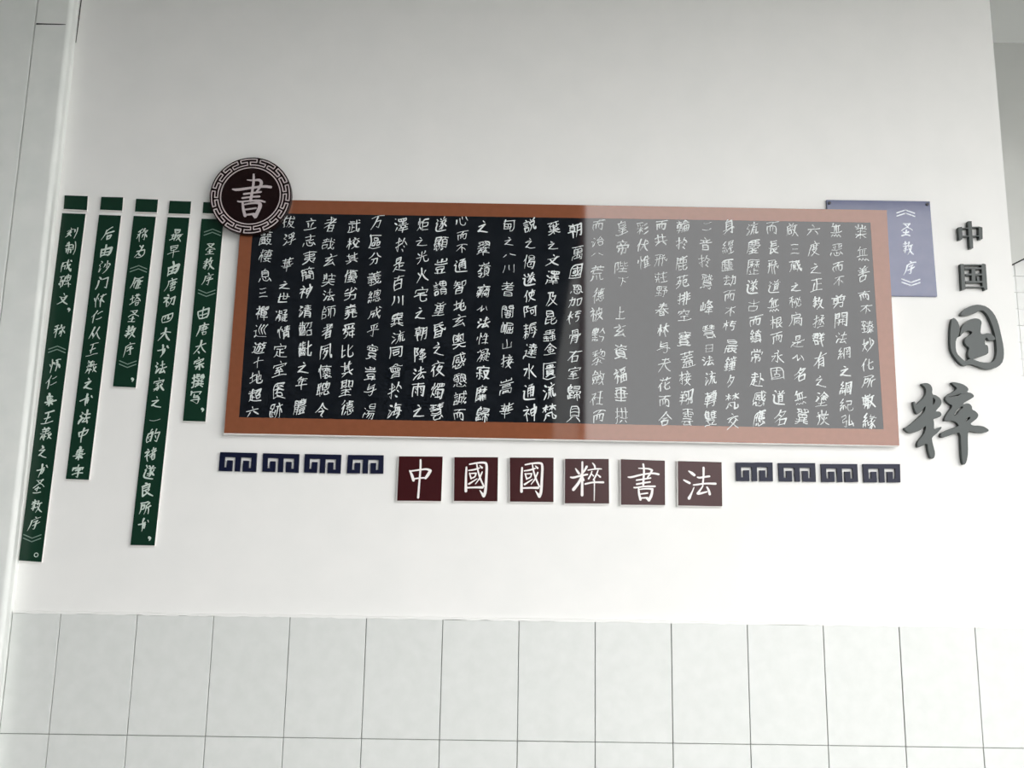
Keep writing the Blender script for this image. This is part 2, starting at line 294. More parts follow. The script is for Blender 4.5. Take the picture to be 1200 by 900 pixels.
 '彩': [[6,10,31,6,35,7],[9,19,11,23],[19,15,21,21],[32,17,29,22],[6,33,19,33,22,36,24,33,33,33],[21,27,22,36],[41,17,56,6],[22,36,6,52],[22,36,21,38,27,41,32,47],[18,40,21,40,21,58],[41,34,57,23],[38,57,45,53,60,41]],
 '德': [[22,2,8,18],[22,18,6,36],[16,28,14,60],[30,10,58,6],[44,2,42,18],[32,18,32,28],[32,18,56,14,55,26],[40,17,40,27],[48,16,48,26],[32,28,56,25],[28,34,60,31],[28,44,24,54],[36,42,40,56,54,54,54,48],[46,40,48,44],[58,40,62,48]],
 '心': [[10,30,6,44],[22,24,24,46,44,48,48,38],[32,18,36,26],[48,16,58,28]],
 '志': [[10,14,54,9],[32,2,32,26],[16,30,48,26],[8,44,4,58],[20,42,24,56,44,58,48,48],[32,38,36,46],[50,40,60,52]],
 '怀': [[18,6,16,60],[6,26,10,36],[24,22,28,28],[34,14,60,10],[46,12,34,36],[44,24,42,60],[50,32,60,44]],
 '性': [[18,2,16,62],[8,20,6,32],[24,16,28,24],[42,6,34,24],[40,20,60,16],[36,36,58,32],[30,56,62,51],[49,4,48,54]],
 '恩': [[14,4,16,34],[14,4,50,1,50,34],[20,14,44,12],[33,6,22,28],[34,18,42,28],[16,34,50,32],[8,44,4,56],[20,42,24,56,44,58,48,48],[32,40,36,48],[50,40,60,52]],
 '息': [[30,0,24,8],[16,8,16,36],[16,8,46,6,45,35],[17,17,45,15],[17,26,45,24],[16,36,45,34],[8,46,4,58],[20,44,24,57,44,59,48,50],[32,42,36,50],[50,42,60,54]],
 '情': [[18,2,16,62],[8,20,6,32],[24,16,28,24],[34,8,60,4],[36,17,58,14],[30,27,62,22],[47,2,47,26],[36,34,34,62],[36,34,58,31,58,60,52,57],[36,43,57,41],[36,52,57,50]],
 '惟': [[18,2,16,62],[8,20,6,32],[24,16,28,24],[40,4,30,24],[36,16,36,60],[48,2,52,10],[36,20,60,16],[36,32,56,29],[36,44,56,41],[34,57,62,52],[48,18,48,54]],
 '惡': [[8,6,56,4],[22,6,22,26],[40,6,40,26],[14,14,14,20],[50,12,48,20],[8,30,56,26],[8,44,4,56],[20,42,24,56,44,58,48,48],[32,40,36,48],[50,40,60,52]],
 '感': [[39,5,40,20,44,33,51,39,55,40,57,38],[46,4,52,7,52,10],[17,19,32,19],[18,26,18,36],[18,26,31,26],[31,26,31,36],[53,18,48,28,44,30],[6,42,10,24,11,10,58,10],[18,36,31,36,34,38,37,39,44,33],[12,47,10,48,7,54],[19,46,19,56,21,58],[57,31,58,34,57,38],[32,47,35,49],[21,58,42,58,45,54],[52,46,56,54]],
 '慧': [[7,7,27,7],[17,7,17,20],[8,13,26,13],[6,20,28,20],[34,7,56,7],[44,7,44,20],[35,13,55,13],[11,27,50,27,50,41],[33,20,57,20],[13,34,50,34],[10,41,50,41],[20,48,20,55,22,57],[22,57,43,57],[52,48,56,56],[45,53,43,57]],
 '慶': [[10,16,53,16,54,23],[24,9,24,23],[10,23,54,23],[40,9,39,23],[10,30,58,30],[57,9,10,9,9,39,5,58],[19,35,15,40],[32,30,34,34],[25,35,26,39],[26,39,29,41,42,40,42,38],[29,41,28,45],[14,50,28,45,45,45,46,48],[24,47,31,54],[58,30,56,33],[50,38,52,40],[14,58,39,53,46,48],[39,53,40,55,43,56,58,58]],
 '懇': [[6,9,24,5,27,5],[18,11,25,26,25,34,23,38],[10,17,11,20],[35,7,34,38],[35,7,53,7,53,22,56,24,56,27,51,31],[6,22,30,12],[5,28,7,29,23,23],[34,14,53,14],[34,22,53,22],[7,36,12,35,25,28],[43,23,46,30,48,32,51,31,50,34,55,38],[15,38,21,40,23,38],[10,48,6,56],[34,38,44,36],[19,47,20,56],[29,43,36,49],[55,38,58,39],[20,56,24,57,43,57,47,55],[52,48,57,55],[48,52,47,55]],
 '應': [[32,4,34,9],[24,14,19,23,20,40],[35,13,31,21,31,38],[9,28,13,28,19,23],[32,19,56,19],[43,14,45,19,44,38],[58,9,10,9,9,38,7,49,4,57,5,59],[26,26,28,24,54,25],[31,32,55,32],[31,38,35,43,39,46],[31,38,57,38],[20,48,16,55],[28,48,28,56,30,58],[50,47,57,56],[30,58,45,58,47,54]],
 '懷': [[12,5,12,58],[21,9,58,9],[6,17,3,30],[17,15,19,24],[39,5,39,9],[25,16,25,25,55,25],[25,16,54,15,55,25],[35,16,34,25],[45,16,45,25],[25,30,30,31],[22,39,32,36],[40,30,40,36],[49,31,55,30],[20,50,28,47,36,42],[36,42,39,42,42,46],[31,46,29,57],[49,37,56,39],[42,46,54,55],[29,57,39,55],[47,49,53,45],[54,55,59,56]],
 '成': [[12,20,44,12],[14,20,6,58],[16,34,30,28,26,46],[40,2,38,18,46,40,58,58,60,48],[54,24,34,46],[54,6,60,12]],
 '所': [[8,6,44,0],[14,14,12,44,4,60],[14,18,28,14,28,34,14,36],[50,8,36,18],[38,18,36,44,28,60],[38,30,60,24],[50,28,48,62]],
 '扃': [[32,0,38,6],[16,12,52,9,51,22,18,24],[16,12,14,40,4,60],[24,32,24,60],[24,32,56,28,55,60,48,56],[32,40,32,52],[32,40,46,38,45,50,32,52]],
 '拔': [[14,5,13,57],[5,17,21,17],[34,5,33,33,28,49,22,56],[26,16,58,16],[47,6,54,10],[5,38,21,33],[34,29,53,29],[32,38,34,36,36,37],[36,37,43,50,53,56],[53,29,52,35,46,47,40,53,33,57],[8,58,13,57],[53,56,59,57]],
 '拯': [[16,2,16,52,8,46],[4,18,28,12],[4,38,28,26],[36,6,52,4,44,14],[44,14,44,46,38,42],[32,24,40,22,30,42],[56,14,48,24],[46,24,60,42],[28,56,60,50]],
 '拱': [[13,5,13,55,11,58,7,58],[5,17,20,17],[33,6,33,38],[49,5,49,38],[26,18,57,18],[4,38,20,32],[24,38,58,38],[31,49,25,56],[49,47,55,54]],
 '排': [[16,2,16,56,8,50],[4,18,28,12],[4,38,28,26],[38,4,34,62],[26,16,38,13],[26,28,38,25],[26,42,38,37],[48,2,48,62],[49,14,62,11],[49,26,62,23],[49,40,62,37]],
 '接': [[16,2,16,56,8,50],[4,18,28,12],[4,38,28,26],[44,0,48,6],[32,12,60,8],[40,12,42,20],[54,10,48,20],[30,24,62,19],[42,24,34,42,56,58],[54,28,44,46,28,60],[28,38,62,33]],
 '撰': [[13,5,13,54,12,57],[26,6,26,23],[26,6,37,6],[5,17,19,17],[25,15,36,15,37,6],[56,6,44,7,44,21,46,24,56,24,58,21],[26,23,37,24],[44,15,56,15,56,6],[4,37,19,32],[33,30,33,46],[25,35,56,35],[48,30,48,46],[22,46,58,46],[7,58,12,57],[23,58,34,52],[45,52,47,52,58,58]],
 '教': [[20,4,18,18],[10,14,28,10],[6,24,34,18],[26,20,8,36],[20,30,16,50,10,46],[8,42,28,36],[40,6,32,26],[36,22,56,16],[48,18,44,36,30,58],[36,30,48,48,60,56]],
 '敷': [[6,12,32,8],[20,2,18,34],[8,18,8,36],[8,18,30,16,30,34],[9,26,29,24],[4,42,34,36],[18,38,8,60],[16,46,30,44,26,60],[40,4,34,22],[38,18,60,12],[52,16,44,42,30,60],[36,28,48,46,62,60]],
 '斂': [[19,5,11,17],[18,8,28,14],[7,19,11,17,12,19,25,19,28,17],[42,5,39,20,35,27],[28,14,29,15,28,17],[7,27,7,38],[7,27,15,27],[15,27,15,38],[41,15,57,15],[21,27,21,38],[21,27,29,27],[36,23,40,22,42,28],[7,38,15,38],[29,27,29,38],[53,15,51,32,46,41,46,46,35,56],[11,38,10,47,7,54],[21,38,29,38],[42,28,44,37,48,37],[25,38,24,47,20,54],[10,47,14,49],[24,47,29,49],[46,46,49,47,55,55]],
 '文': [[32,2,36,9],[10,22,54,14],[46,16,34,38,6,58],[18,24,34,44,60,60]],
 '於': [[4,22,30,16],[18,4,19,58,12,50],[4,40,30,26],[46,6,32,30],[44,14,58,28],[42,34,48,40],[36,48,46,56]],
 '日': [[14,9,13,57],[14,9,49,9],[49,9,50,57],[13,31,50,31],[13,53,50,53]],
 '早': [[14,8,18,28],[14,8,46,4,42,26,18,28],[16,18,42,15],[8,40,56,32],[30,28,28,62]],
 '昆': [[18,2,18,26],[18,2,46,0,45,25],[19,14,45,12],[18,26,45,24],[14,32,14,58,28,50],[14,42,28,39],[54,34,40,42],[38,30,38,54,46,60,62,56,60,46]],
 '昏': [[46,2,16,8],[18,8,16,32,28,26],[18,18,52,13],[34,8,40,24,56,34,58,26],[20,38,20,62],[20,38,46,35,45,60],[21,49,45,47],[20,62,45,59]],
 '春': [[14,10,48,6],[14,20,50,15],[4,32,60,25],[32,2,26,28,4,48],[36,28,46,38,62,46],[22,40,22,62],[22,40,42,38,42,60],[22,50,42,48],[22,61,42,59]],
 '是': [[22,6,40,4,40,22,22,24],[22,14,40,12],[22,6,22,24],[8,32,56,28],[33,30,33,48],[33,40,48,38],[22,38,8,56],[14,46,30,54,60,58]],
 '晨': [[13,7,13,21,50,21],[13,7,50,7,50,21],[13,14,50,14],[18,35,52,35],[10,41,57,42],[22,42,21,56],[35,42,35,45,40,50],[7,59,10,41,11,28,56,28],[21,56,26,56,35,54],[40,50,46,51,46,53,49,55,57,57],[46,51,53,46,54,47]],
 '智': [[16,2,8,16],[12,12,32,9],[4,24,36,19],[22,12,18,26,6,36],[24,24,32,34],[42,10,42,30],[42,10,58,8,57,28,42,30],[20,40,20,62],[20,40,46,37,45,60],[21,50,45,48],[20,62,45,60]],
 '最': [[20,4,44,2,42,18,20,20],[20,4,20,20],[22,12,42,10],[6,28,58,22],[14,30,14,52],[26,28,26,58],[14,38,26,36],[6,54,28,46],[34,34,54,30,36,58],[38,38,60,58]],
 '會': [[6,20,20,14,24,16,41,16,42,14],[10,18,10,21,12,23,13,35,20,35,22,33,24,35,50,35,51,23,12,23],[22,15,22,13,31,6,37,9],[37,9,41,12],[37,9,42,14,56,19,60,18],[21,27,22,33],[31,23,31,34],[41,28,40,30,41,35],[16,49,47,49],[16,57,17,41,46,41,47,57],[16,57,47,57]],
 '有': [[8,18,56,10],[34,4,20,34,4,48],[26,26,24,60],[26,28,46,24,46,58,38,54],[27,38,46,35],[26,47,46,44]],
 '朝': [[22,2,22,10],[6,10,38,5],[12,16,12,32],[12,16,32,13,31,30],[12,24,32,21],[12,32,31,29],[4,42,38,36],[22,32,21,62],[44,6,44,36,36,58],[44,8,60,5,60,58,54,54],[45,20,60,18],[45,32,60,30]],
 '朽': [[16,2,16,62],[4,20,30,14],[16,22,4,44],[18,26,26,34],[34,8,60,4],[40,22,60,18],[46,6,40,22,40,34,58,32,54,56,44,60]],
 '林': [[16,4,16,60],[4,20,30,15],[16,22,4,44],[18,26,28,36],[46,2,46,62],[34,20,62,13],[46,22,34,44],[48,24,62,44]],
 '校': [[14,5,14,24,12,28,14,30,14,58],[6,18,21,18],[37,4,39,4,42,8],[27,14,57,14],[42,8,42,14],[12,28,10,31,4,44,4,49],[12,28,15,27,18,29],[18,29,21,34],[33,22,29,29],[29,29,34,33,41,44,43,44,44,49,54,56],[49,21,57,30],[49,32,47,37,39,49,27,57],[54,56,60,56]],
 '根': [[16,2,16,62],[4,20,30,14],[16,22,4,44],[18,26,28,34],[36,8,56,5,54,30,38,32],[36,8,36,58,48,50],[37,20,54,18],[60,36,50,42],[44,34,50,48,62,58]],
 '梵': [[17,5,16,16,17,27],[6,11,27,11],[16,16,13,17,6,26],[16,16,21,17,25,20],[44,5,45,13],[34,11,42,11,45,13,57,11],[45,13,32,25],[45,13,58,25],[42,16,44,16,44,27],[26,42,32,47],[43,34,43,56,46,57,54,57,57,55],[16,48,14,51,7,57],[16,48,19,34,43,34],[57,48,58,50,57,55]],
 '棲': [[12,5,11,28,12,29,12,58],[5,17,17,17],[22,9,57,9],[39,5,39,31,35,41],[26,17,52,17,53,33],[11,28,9,29,4,42,4,46],[11,28,13,27,16,29],[22,25,58,25],[16,29,18,33,18,38],[25,33,53,33],[23,42,57,42],[32,42,30,47],[30,47,38,50,39,51],[48,42,44,50],[23,57,32,55,44,50],[44,50,45,52,55,56]],
 '業': [[22,2,20,18],[40,2,40,18],[10,8,16,16],[54,6,48,16],[8,22,56,18],[16,32,50,28],[10,42,56,38],[32,18,32,62],[28,44,8,58],[36,44,58,56]],
 '正': [[10,8,54,4],[32,6,32,54],[34,28,52,25],[18,26,18,54],[6,56,58,50]],
 '武': [[10,9,30,9],[6,20,57,20],[40,5,43,42,47,53,52,57],[50,7,55,12],[10,32,10,55],[22,27,23,53],[23,35,33,35],[5,57,33,52],[57,46,58,52,57,56],[52,57,55,58,57,56]],
 '歷': [[10,8,9,42,5,57],[10,8,57,8],[17,15,31,14],[25,15,24,34],[16,23,22,23,24,26,26,23,32,23],[38,15,54,13],[47,14,46,34],[10,33,15,34,17,32],[24,26,21,27,17,32],[24,26,29,29],[37,23,43,23,43,25,47,24,56,33],[43,25,35,34],[47,24,56,23],[21,44,21,56],[36,39,36,57],[36,45,52,45],[14,57,57,57]],
 '歸': [[17,4,15,9],[23,10,8,10,8,33,23,34,24,26],[8,18,23,18,23,10],[32,8,55,8,54,22,32,22],[8,25,24,26],[33,15,55,15],[16,34,16,52],[30,29,30,34],[30,29,58,29],[8,42,7,54],[16,42,25,42],[44,29,44,58],[7,54,26,50],[58,29,58,34],[33,52,34,38,54,38,54,52]],
 '比': [[12,6,12,54,28,44],[14,28,28,24],[58,14,40,28],[38,4,38,48,46,56,62,52,60,42]],
 '水': [[32,2,32,58,24,52],[6,22,24,20,6,46],[54,10,38,26],[38,24,62,52]],
 '永': [[28,2,36,10],[18,18,32,14,32,58,24,52],[8,30,24,27,6,52],[54,20,38,32],[34,26,46,44,62,56]],
 '沙': [[14,4,20,10],[8,24,14,28],[10,52,16,38],[34,18,28,32],[42,6,42,34],[50,18,58,28],[54,32,44,48,26,60]],
 '治': [[12,6,20,12],[6,24,14,28],[6,56,20,36],[44,2,30,24,54,20],[50,12,60,26],[34,36,36,58],[34,36,56,33,54,56,36,58]],
 '法': [[12,8,20,15],[6,24,14,30],[8,56,22,36],[30,20,54,16],[42,4,40,34],[24,36,60,32],[40,35,28,54,50,50],[46,42,56,58]],
 '流': [[12,6,20,12],[6,24,14,28],[6,56,20,36],[42,2,46,8],[28,14,60,10],[44,14,34,26,54,24],[34,32,32,46,24,58],[42,32,42,54],[52,30,52,52,62,52,62,46]],
 '浮': [[12,6,20,12],[6,24,14,28],[6,56,20,36],[56,2,32,8],[30,14,34,20],[44,10,46,18],[58,8,52,18],[30,26,56,22,44,34],[44,34,44,58,36,54],[24,44,62,38]],
 '海': [[12,6,20,12],[6,24,14,28],[6,56,20,36],[38,2,28,18],[34,12,60,8],[34,20,30,48],[34,20,54,17,54,50,46,60],[26,36,62,31],[42,22,44,30],[42,38,44,46],[30,49,56,46]],
 '清': [[12,6,20,12],[6,24,14,28],[6,56,20,36],[30,8,58,4],[32,17,56,14],[26,27,62,22],[44,2,44,26],[32,34,30,62],[32,34,56,31,56,60,50,57],[32,43,55,41],[32,52,55,50]],
 '湯': [[6,23,12,26],[27,15,52,15],[21,31,58,31],[30,31,28,38,21,44],[14,40,7,56],[52,23,27,23,27,7,52,6,52,23],[26,39,56,39],[35,40,32,46,25,54],[46,40,44,47,35,58],[56,39,55,48,53,57],[47,58,53,57]],
 '澤': [[9,6,12,8],[23,7,23,17,55,16,55,6,23,7],[33,6,33,17],[6,23,13,28],[44,6,44,17],[23,25,54,25],[39,18,39,32],[20,32,58,32],[14,40,7,55],[30,33,31,42],[23,42,55,42],[47,33,49,37,47,42],[20,50,57,50],[39,43,39,58]],
 '火': [[14,20,20,32],[50,14,42,28],[32,4,30,28,6,60],[32,26,44,46,62,58]],
 '炬': [[15,5,14,39,11,49,6,56],[8,17,6,28,7,32],[23,17,21,23],[56,8,30,9,30,55],[30,22,53,23],[14,41,19,45,22,51],[30,39,53,39,53,23],[30,55,57,55]],
 '炭': [[32,2,32,16],[14,6,14,18],[14,18,52,15],[52,4,51,16],[8,24,58,19],[18,22,14,44,4,60],[28,32,32,40],[52,30,44,38],[40,26,36,46,18,62],[38,46,48,54,60,62]],
 '無': [[20,4,10,18],[14,16,50,12],[22,16,20,36],[32,14,31,36],[43,14,41,36],[4,38,58,34],[10,52,16,46,24,53,30,46,38,53,44,46,54,54]],
 '燭': [[13,5,13,41,6,56],[26,6,26,15],[26,6,57,6,57,16,32,17,27,17,26,15,22,15],[7,18,5,30],[36,6,36,17],[22,15,18,25],[46,6,46,16],[32,17,29,26,23,31,26,35,26,42,47,42,47,34,26,35],[29,26,57,26,55,53],[13,41,16,42,21,48],[37,34,37,53],[25,53,46,52,46,50],[46,50,48,53,48,58],[48,58,53,57,55,53]],
 '玄': [[30,2,34,8],[8,16,56,10],[34,14,16,30,36,28],[44,26,12,50,50,44],[44,38,56,54]],
 '王': [[18,8,50,2],[30,8,28,46],[22,30,42,26],[10,52,56,46]],
 '由': [[12,24,16,54],[12,24,52,16,50,40,44,50],[30,4,28,48],[16,52,46,48],[18,38,46,34]],
 '甸': [[19,7,17,14,8,26],[17,14,55,14],[11,23,14,25,41,25,41,48,14,48],[14,25,14,48],[28,25,28,48],[55,14,54,43,53,51,51,57],[14,36,41,36],[40,58,48,58,51,57]],
 '異': [[12,16,51,16],[31,7,31,25],[21,26,21,46],[10,35,53,35],[42,26,42,46],[6,47,57,47],[51,25,12,25,11,8,51,7,51,25],[6,57,27,52],[39,52,41,52,55,58,57,57]],
 '百': [[8,6,56,2],[34,5,26,18],[16,20,16,60],[16,20,48,17,47,58],[17,38,47,36],[16,59,47,57]],
 '的': [[22,4,16,16],[8,18,10,52],[8,20,26,16,26,48],[10,34,26,30],[10,52,26,48],[42,4,34,24],[38,18,58,14,54,50,44,46],[42,28,48,36]],
 '皇': [[30,0,24,8],[16,10,16,30],[16,10,46,7,45,28],[17,19,45,17],[16,30,45,27],[14,38,48,34],[18,48,46,45],[6,60,58,55],[32,36,32,58]],
 '石': [[8,10,56,4],[32,8,22,28,4,48],[22,30,22,58],[22,32,48,26,46,52],[22,56,46,51]],
 '碑': [[5,8,23,8],[12,8,9,32,7,36,10,37,10,54],[42,6,43,12,42,28,40,35,36,39],[10,27,21,27],[30,21,56,21],[21,27,21,49,10,50],[7,36,5,37,5,41],[30,31,31,10,56,11,55,31,30,31],[27,46,58,46],[48,37,48,58]],
 '神': [[16,4,22,10],[6,20,26,15,6,40],[18,28,18,60],[24,32,30,36],[36,20,38,44],[36,20,58,15,54,40,38,44],[37,32,56,28],[48,4,46,62]],
 '福': [[16,4,22,8],[6,20,26,15,6,40],[18,26,18,60],[24,32,30,36],[34,6,60,3],[38,12,40,24],[38,12,56,10,55,22,40,24],[36,32,36,60],[36,32,60,29,60,58],[37,45,59,42],[48,31,48,58],[36,59,60,56]],
 '禪': [[14,8,15,10,14,15],[6,15,20,16],[20,16,13,32,13,58],[56,7,55,17,45,16,45,7,56,7],[37,17,27,17,27,7,37,7,37,17],[13,32,17,32,19,35],[6,37,13,32],[19,35,21,37,21,41],[42,24,42,58],[29,32,55,32],[29,40,29,23,55,24,54,41,29,40],[25,49,58,49]],
 '秘': [[24,4,8,12],[18,12,18,60],[6,24,30,18],[16,26,4,44],[20,28,28,36],[34,26,30,42],[40,14,40,48,48,56,60,50,58,42],[58,10,34,58],[46,14,50,22],[60,22,62,34]],
 '称': [[24,4,8,12],[18,12,18,58],[6,24,30,18],[16,26,4,42],[40,4,32,22],[36,16,58,12,52,22],[46,20,46,56,40,52],[38,32,32,44],[52,30,60,42]],
 '空': [[30,0,34,7],[8,14,6,24],[8,14,58,9,54,18],[24,18,10,30],[40,16,42,26,54,26],[16,40,50,36],[32,38,32,58],[6,60,60,55]],
 '竊': [[8,9,7,13],[8,9,55,9,55,12],[31,5,32,8],[12,18,23,14,27,14],[7,25,27,23],[16,24,16,58],[36,15,40,14,52,18],[8,30,9,33],[6,38,14,38,16,40,19,38,26,38],[25,29,23,33],[43,24,42,29],[43,24,55,24],[16,40,8,50],[16,40,23,46],[42,36,45,37],[54,30,42,29,33,31,33,42,31,43,31,58],[54,30,54,41,56,44,56,57,55,59,51,59,48,57],[33,42,55,42],[42,43,40,52],[40,52,49,51],[48,48,49,51]],
 '立': [[30,0,36,8],[12,16,52,11],[20,24,26,44],[46,20,36,46],[4,56,60,50]],
 '簡': [[11,9,7,14],[11,9,29,9,31,12],[17,10,19,15],[39,4,36,9,31,12],[9,20,9,58],[9,20,26,20,26,33],[36,9,58,9],[9,26,27,26],[44,10,47,15],[9,33,26,33],[37,20,37,33,55,33],[37,20,55,21,54,57],[36,26,55,26],[22,40,22,53],[22,40,40,39,40,53],[22,46,41,46],[22,53,40,53],[47,58,54,57]],
 '紀': [[20,2,8,16,20,18,6,32,26,30],[8,42,6,54],[18,40,18,52],[28,38,30,48],[36,12,56,8,54,28,38,30],[38,30,38,52,48,58,62,52,60,42]],
 '經': [[20,2,8,16,20,18,6,32,26,30],[8,42,6,54],[18,40,18,52],[28,38,30,48],[34,8,60,5],[40,12,34,20,42,28],[48,12,43,20,50,27],[57,11,53,18,60,26],[36,38,58,35],[47,36,47,56],[32,58,62,54]],
 '綱': [[20,2,8,16,20,18,6,32,26,30],[8,42,6,54],[18,40,18,52],[28,38,30,48],[34,8,34,60],[34,8,60,5,60,58,54,54],[42,16,44,22],[54,14,50,22],[40,28,56,25],[48,28,48,46],[41,34,41,48,56,46,56,34]],
 '網': [[20,2,8,16,20,18,6,32,26,30],[8,42,6,54],[18,40,18,52],[28,38,30,48],[34,8,34,60],[34,8,60,5,60,58,54,54],[42,14,46,20],[54,13,48,22],[40,28,56,25],[48,22,46,28,42,42,56,40]],
 '緣': [[20,2,8,16,20,18,6,32,26,30],[8,42,6,54],[18,40,18,52],[28,38,30,48],[38,4,34,16,54,12],[32,22,60,18],[46,20,36,36],[42,28,50,42,44,60,38,56],[46,38,32,48],[48,46,34,60],[58,26,48,38],[50,38,62,56]],
 '總': [[13,8,7,23],[21,14,7,37],[30,10,30,35],[30,10,55,10,55,35,30,35],[42,4,40,9],[7,23,14,23],[41,17,35,21],[41,17,49,17,47,22],[9,34,11,36,21,35],[20,31,22,38],[47,22,38,30],[43,25,49,30],[8,45,4,57],[14,45,15,55],[20,44,21,51],[30,44,27,53],[36,44,37,56],[44,42,46,45],[53,43,58,52],[37,56,50,56],[52,52,50,56]],
 '群': [[8,6,30,4,30,24],[6,14,34,11],[8,24,30,22],[24,6,6,38],[14,36,14,54],[14,36,30,34,29,52],[15,53,29,51],[40,2,44,10],[56,2,50,10],[36,14,62,11],[38,26,60,23],[36,38,62,34],[49,12,48,62]],
 '義': [[9,11,55,11],[20,7,21,11],[11,19,52,19],[31,12,31,26],[43,6,42,11],[6,26,57,26],[7,33,27,31,31,32],[19,32,18,58],[6,40,58,40],[36,31,37,38,42,51,41,53],[6,49,31,47],[50,33,53,35],[10,58,16,59,18,58],[30,57,43,52,51,46],[46,50,45,53,48,56],[48,56,51,58,57,57],[58,53,57,57]],
 '羲': [[22,2,26,8],[40,2,34,8],[16,12,46,8],[18,20,44,16],[32,8,32,28],[10,30,54,24],[16,38,8,58],[26,36,24,58],[14,46,32,42],[40,28,46,48,58,58],[52,36,40,54]],
 '翔': [[7,5,8,9],[22,5,21,5,18,13,17,17],[5,17,22,17],[28,8,38,8],[14,17,13,46,7,56],[38,8,39,54,37,57,31,57],[45,8,56,8],[5,29,22,29],[29,19,31,25],[56,8,55,57],[4,41,22,41],[30,42,35,38,38,37],[46,42,52,36,56,35],[49,58,55,57]],
 '翠': [[8,7,26,7,27,21],[10,12,15,14],[34,7,53,7,54,22],[8,22,27,18],[35,12,41,13],[41,13,45,15,46,18],[8,30,55,30],[35,22,46,18,54,17],[21,30,20,37],[31,26,32,30],[20,37,27,42],[12,43,20,37],[42,30,43,35,40,39],[5,49,57,49],[40,39,31,47,31,49],[40,39,43,38,48,41],[31,49,31,58]],
 '翼': [[6,6,26,6,26,18],[10,6,14,15,12,17],[7,19,26,14],[33,6,54,6,55,18],[37,6,42,14,40,17],[13,24,13,36,50,36],[13,24,49,23,50,36],[13,30,50,30],[37,18,55,14],[31,24,31,36],[8,43,55,43],[21,37,22,51],[5,50,19,50,22,51,24,50,58,50],[42,37,41,53],[4,58,8,58,20,54,22,51],[41,53,55,58,58,58]],
 '者': [[16,16,46,10],[32,4,30,26],[6,30,56,22],[52,10,28,34,8,46],[26,38,26,60],[26,38,46,34,45,58],[26,48,46,45],[26,60,45,57]],
 '耆': [[11,9,43,9,45,13],[27,5,27,17],[5,17,31,17,32,19,34,18,43,16,44,17,58,17],[3,30,7,31,23,26,25,27,28,27,48,24,52,25],[53,6,45,13,43,16],[23,26,21,28,23,32],[23,26,32,19],[23,32,27,34,48,34,52,32],[14,41,13,56],[14,41,50,41,50,56],[13,48,50,48],[13,56,50,56]],
 '而': [[8,12,56,8],[34,9,26,22],[13,24,16,50],[13,25,30,21,50,22,49,50,41,45],[26,27,27,42],[37,26,37,40]],
 '耨': [[14,5,14,37,5,51,4,54],[5,10,22,10],[6,21,22,21],[37,14,55,14],[5,32,22,32],[30,21,58,21],[58,7,30,7,29,35,27,47,23,56],[38,21,38,34],[14,37,18,39,22,44],[46,21,49,27],[9,44,14,41,14,58],[49,27,52,29],[38,34,43,33],[52,29,52,30,53,32],[52,29,55,26],[53,32,59,34],[35,42,58,42],[51,37,50,58],[46,58,50,58]],
 '聖': [[5,7,27,7],[10,7,10,30],[11,14,27,14],[27,7,27,32],[11,22,27,22],[38,9,38,28],[38,9,55,9],[5,30,31,29],[55,9,55,28],[10,39,53,39],[38,28,55,28],[12,48,51,48],[31,39,31,57],[5,57,58,57]],
 '聰': [[8,7,8,48],[8,7,19,7],[19,7,19,58],[8,20,19,20],[30,10,30,35],[30,10,55,10,55,35,30,35],[43,4,41,5,41,9],[39,17,49,17,45,26],[9,33,19,33],[41,22,49,29],[35,30,45,26],[5,49,23,45],[30,45,27,53],[40,40,44,43],[36,44,36,55,37,57,50,56],[53,43,58,52],[52,52,50,56]],
 '臻': [[5,8,23,8],[13,8,7,25],[31,10,57,10],[43,5,42,16,39,24,34,32,35,34],[7,25,22,24],[21,19,22,24],[15,25,15,51,13,52],[32,18,56,18],[29,26,58,26],[6,38,22,38],[30,36,32,34,41,35,48,34],[51,27,53,32,59,39],[43,35,43,43,41,46,43,48,43,58],[4,55,24,51],[32,43,40,43,41,46,47,43,55,43],[46,45,47,47,54,53],[28,55,33,54,41,46]],
 '與': [[22,6,20,28,46,24],[24,18,46,13],[46,25,44,50,34,57,28,50],[8,38,56,34]],
 '舜': [[10,7,51,4,55,6],[14,10,17,13,18,17],[18,17,17,20],[31,11,31,20],[6,27,7,21,17,20,56,21,57,27],[17,26,15,31,7,41],[49,11,44,20],[15,31,27,32],[27,32,28,35,23,45,16,53,7,57],[36,33,55,33],[47,28,47,58],[17,44,22,46],[35,39,35,47],[35,47,56,48]],
 '良': [[32,2,38,8],[20,14,46,10,44,30,22,32],[20,14,22,56,34,48],[22,22,44,20],[44,34,36,42],[30,36,42,50,60,58]],
 '花': [[8,10,58,5],[22,2,22,16],[42,0,40,15],[22,22,6,46],[16,34,16,62],[56,26,34,42],[38,20,38,50,46,58,62,54,60,44]],
 '苑': [[8,8,58,4],[22,2,22,14],[42,0,40,14],[22,20,6,46],[16,26,30,24,24,46,6,62],[16,34,22,40],[38,24,54,22,53,38,46,36],[38,24,38,52,46,58,62,54,60,44]],
 '荒': [[6,10,57,10],[20,5,20,14],[6,22,56,22],[42,5,42,14],[15,23,15,33,52,33],[32,18,33,22],[16,41,16,47,13,52],[31,42,31,57],[5,57,8,57,13,52],[46,41,47,57],[47,57,56,57,58,52]],
 '莊': [[6,10,57,10],[21,5,21,14],[8,22,8,32],[42,5,42,14],[20,21,20,58],[8,32,20,32],[42,21,42,56],[5,42,20,42],[27,33,58,33],[10,42,9,49,5,57],[29,56,56,56]],
 '華': [[8,12,56,6],[22,2,22,16],[42,0,40,14],[12,22,52,18],[22,20,22,34],[42,16,42,32],[6,36,58,30],[14,44,50,39],[32,16,30,62]],
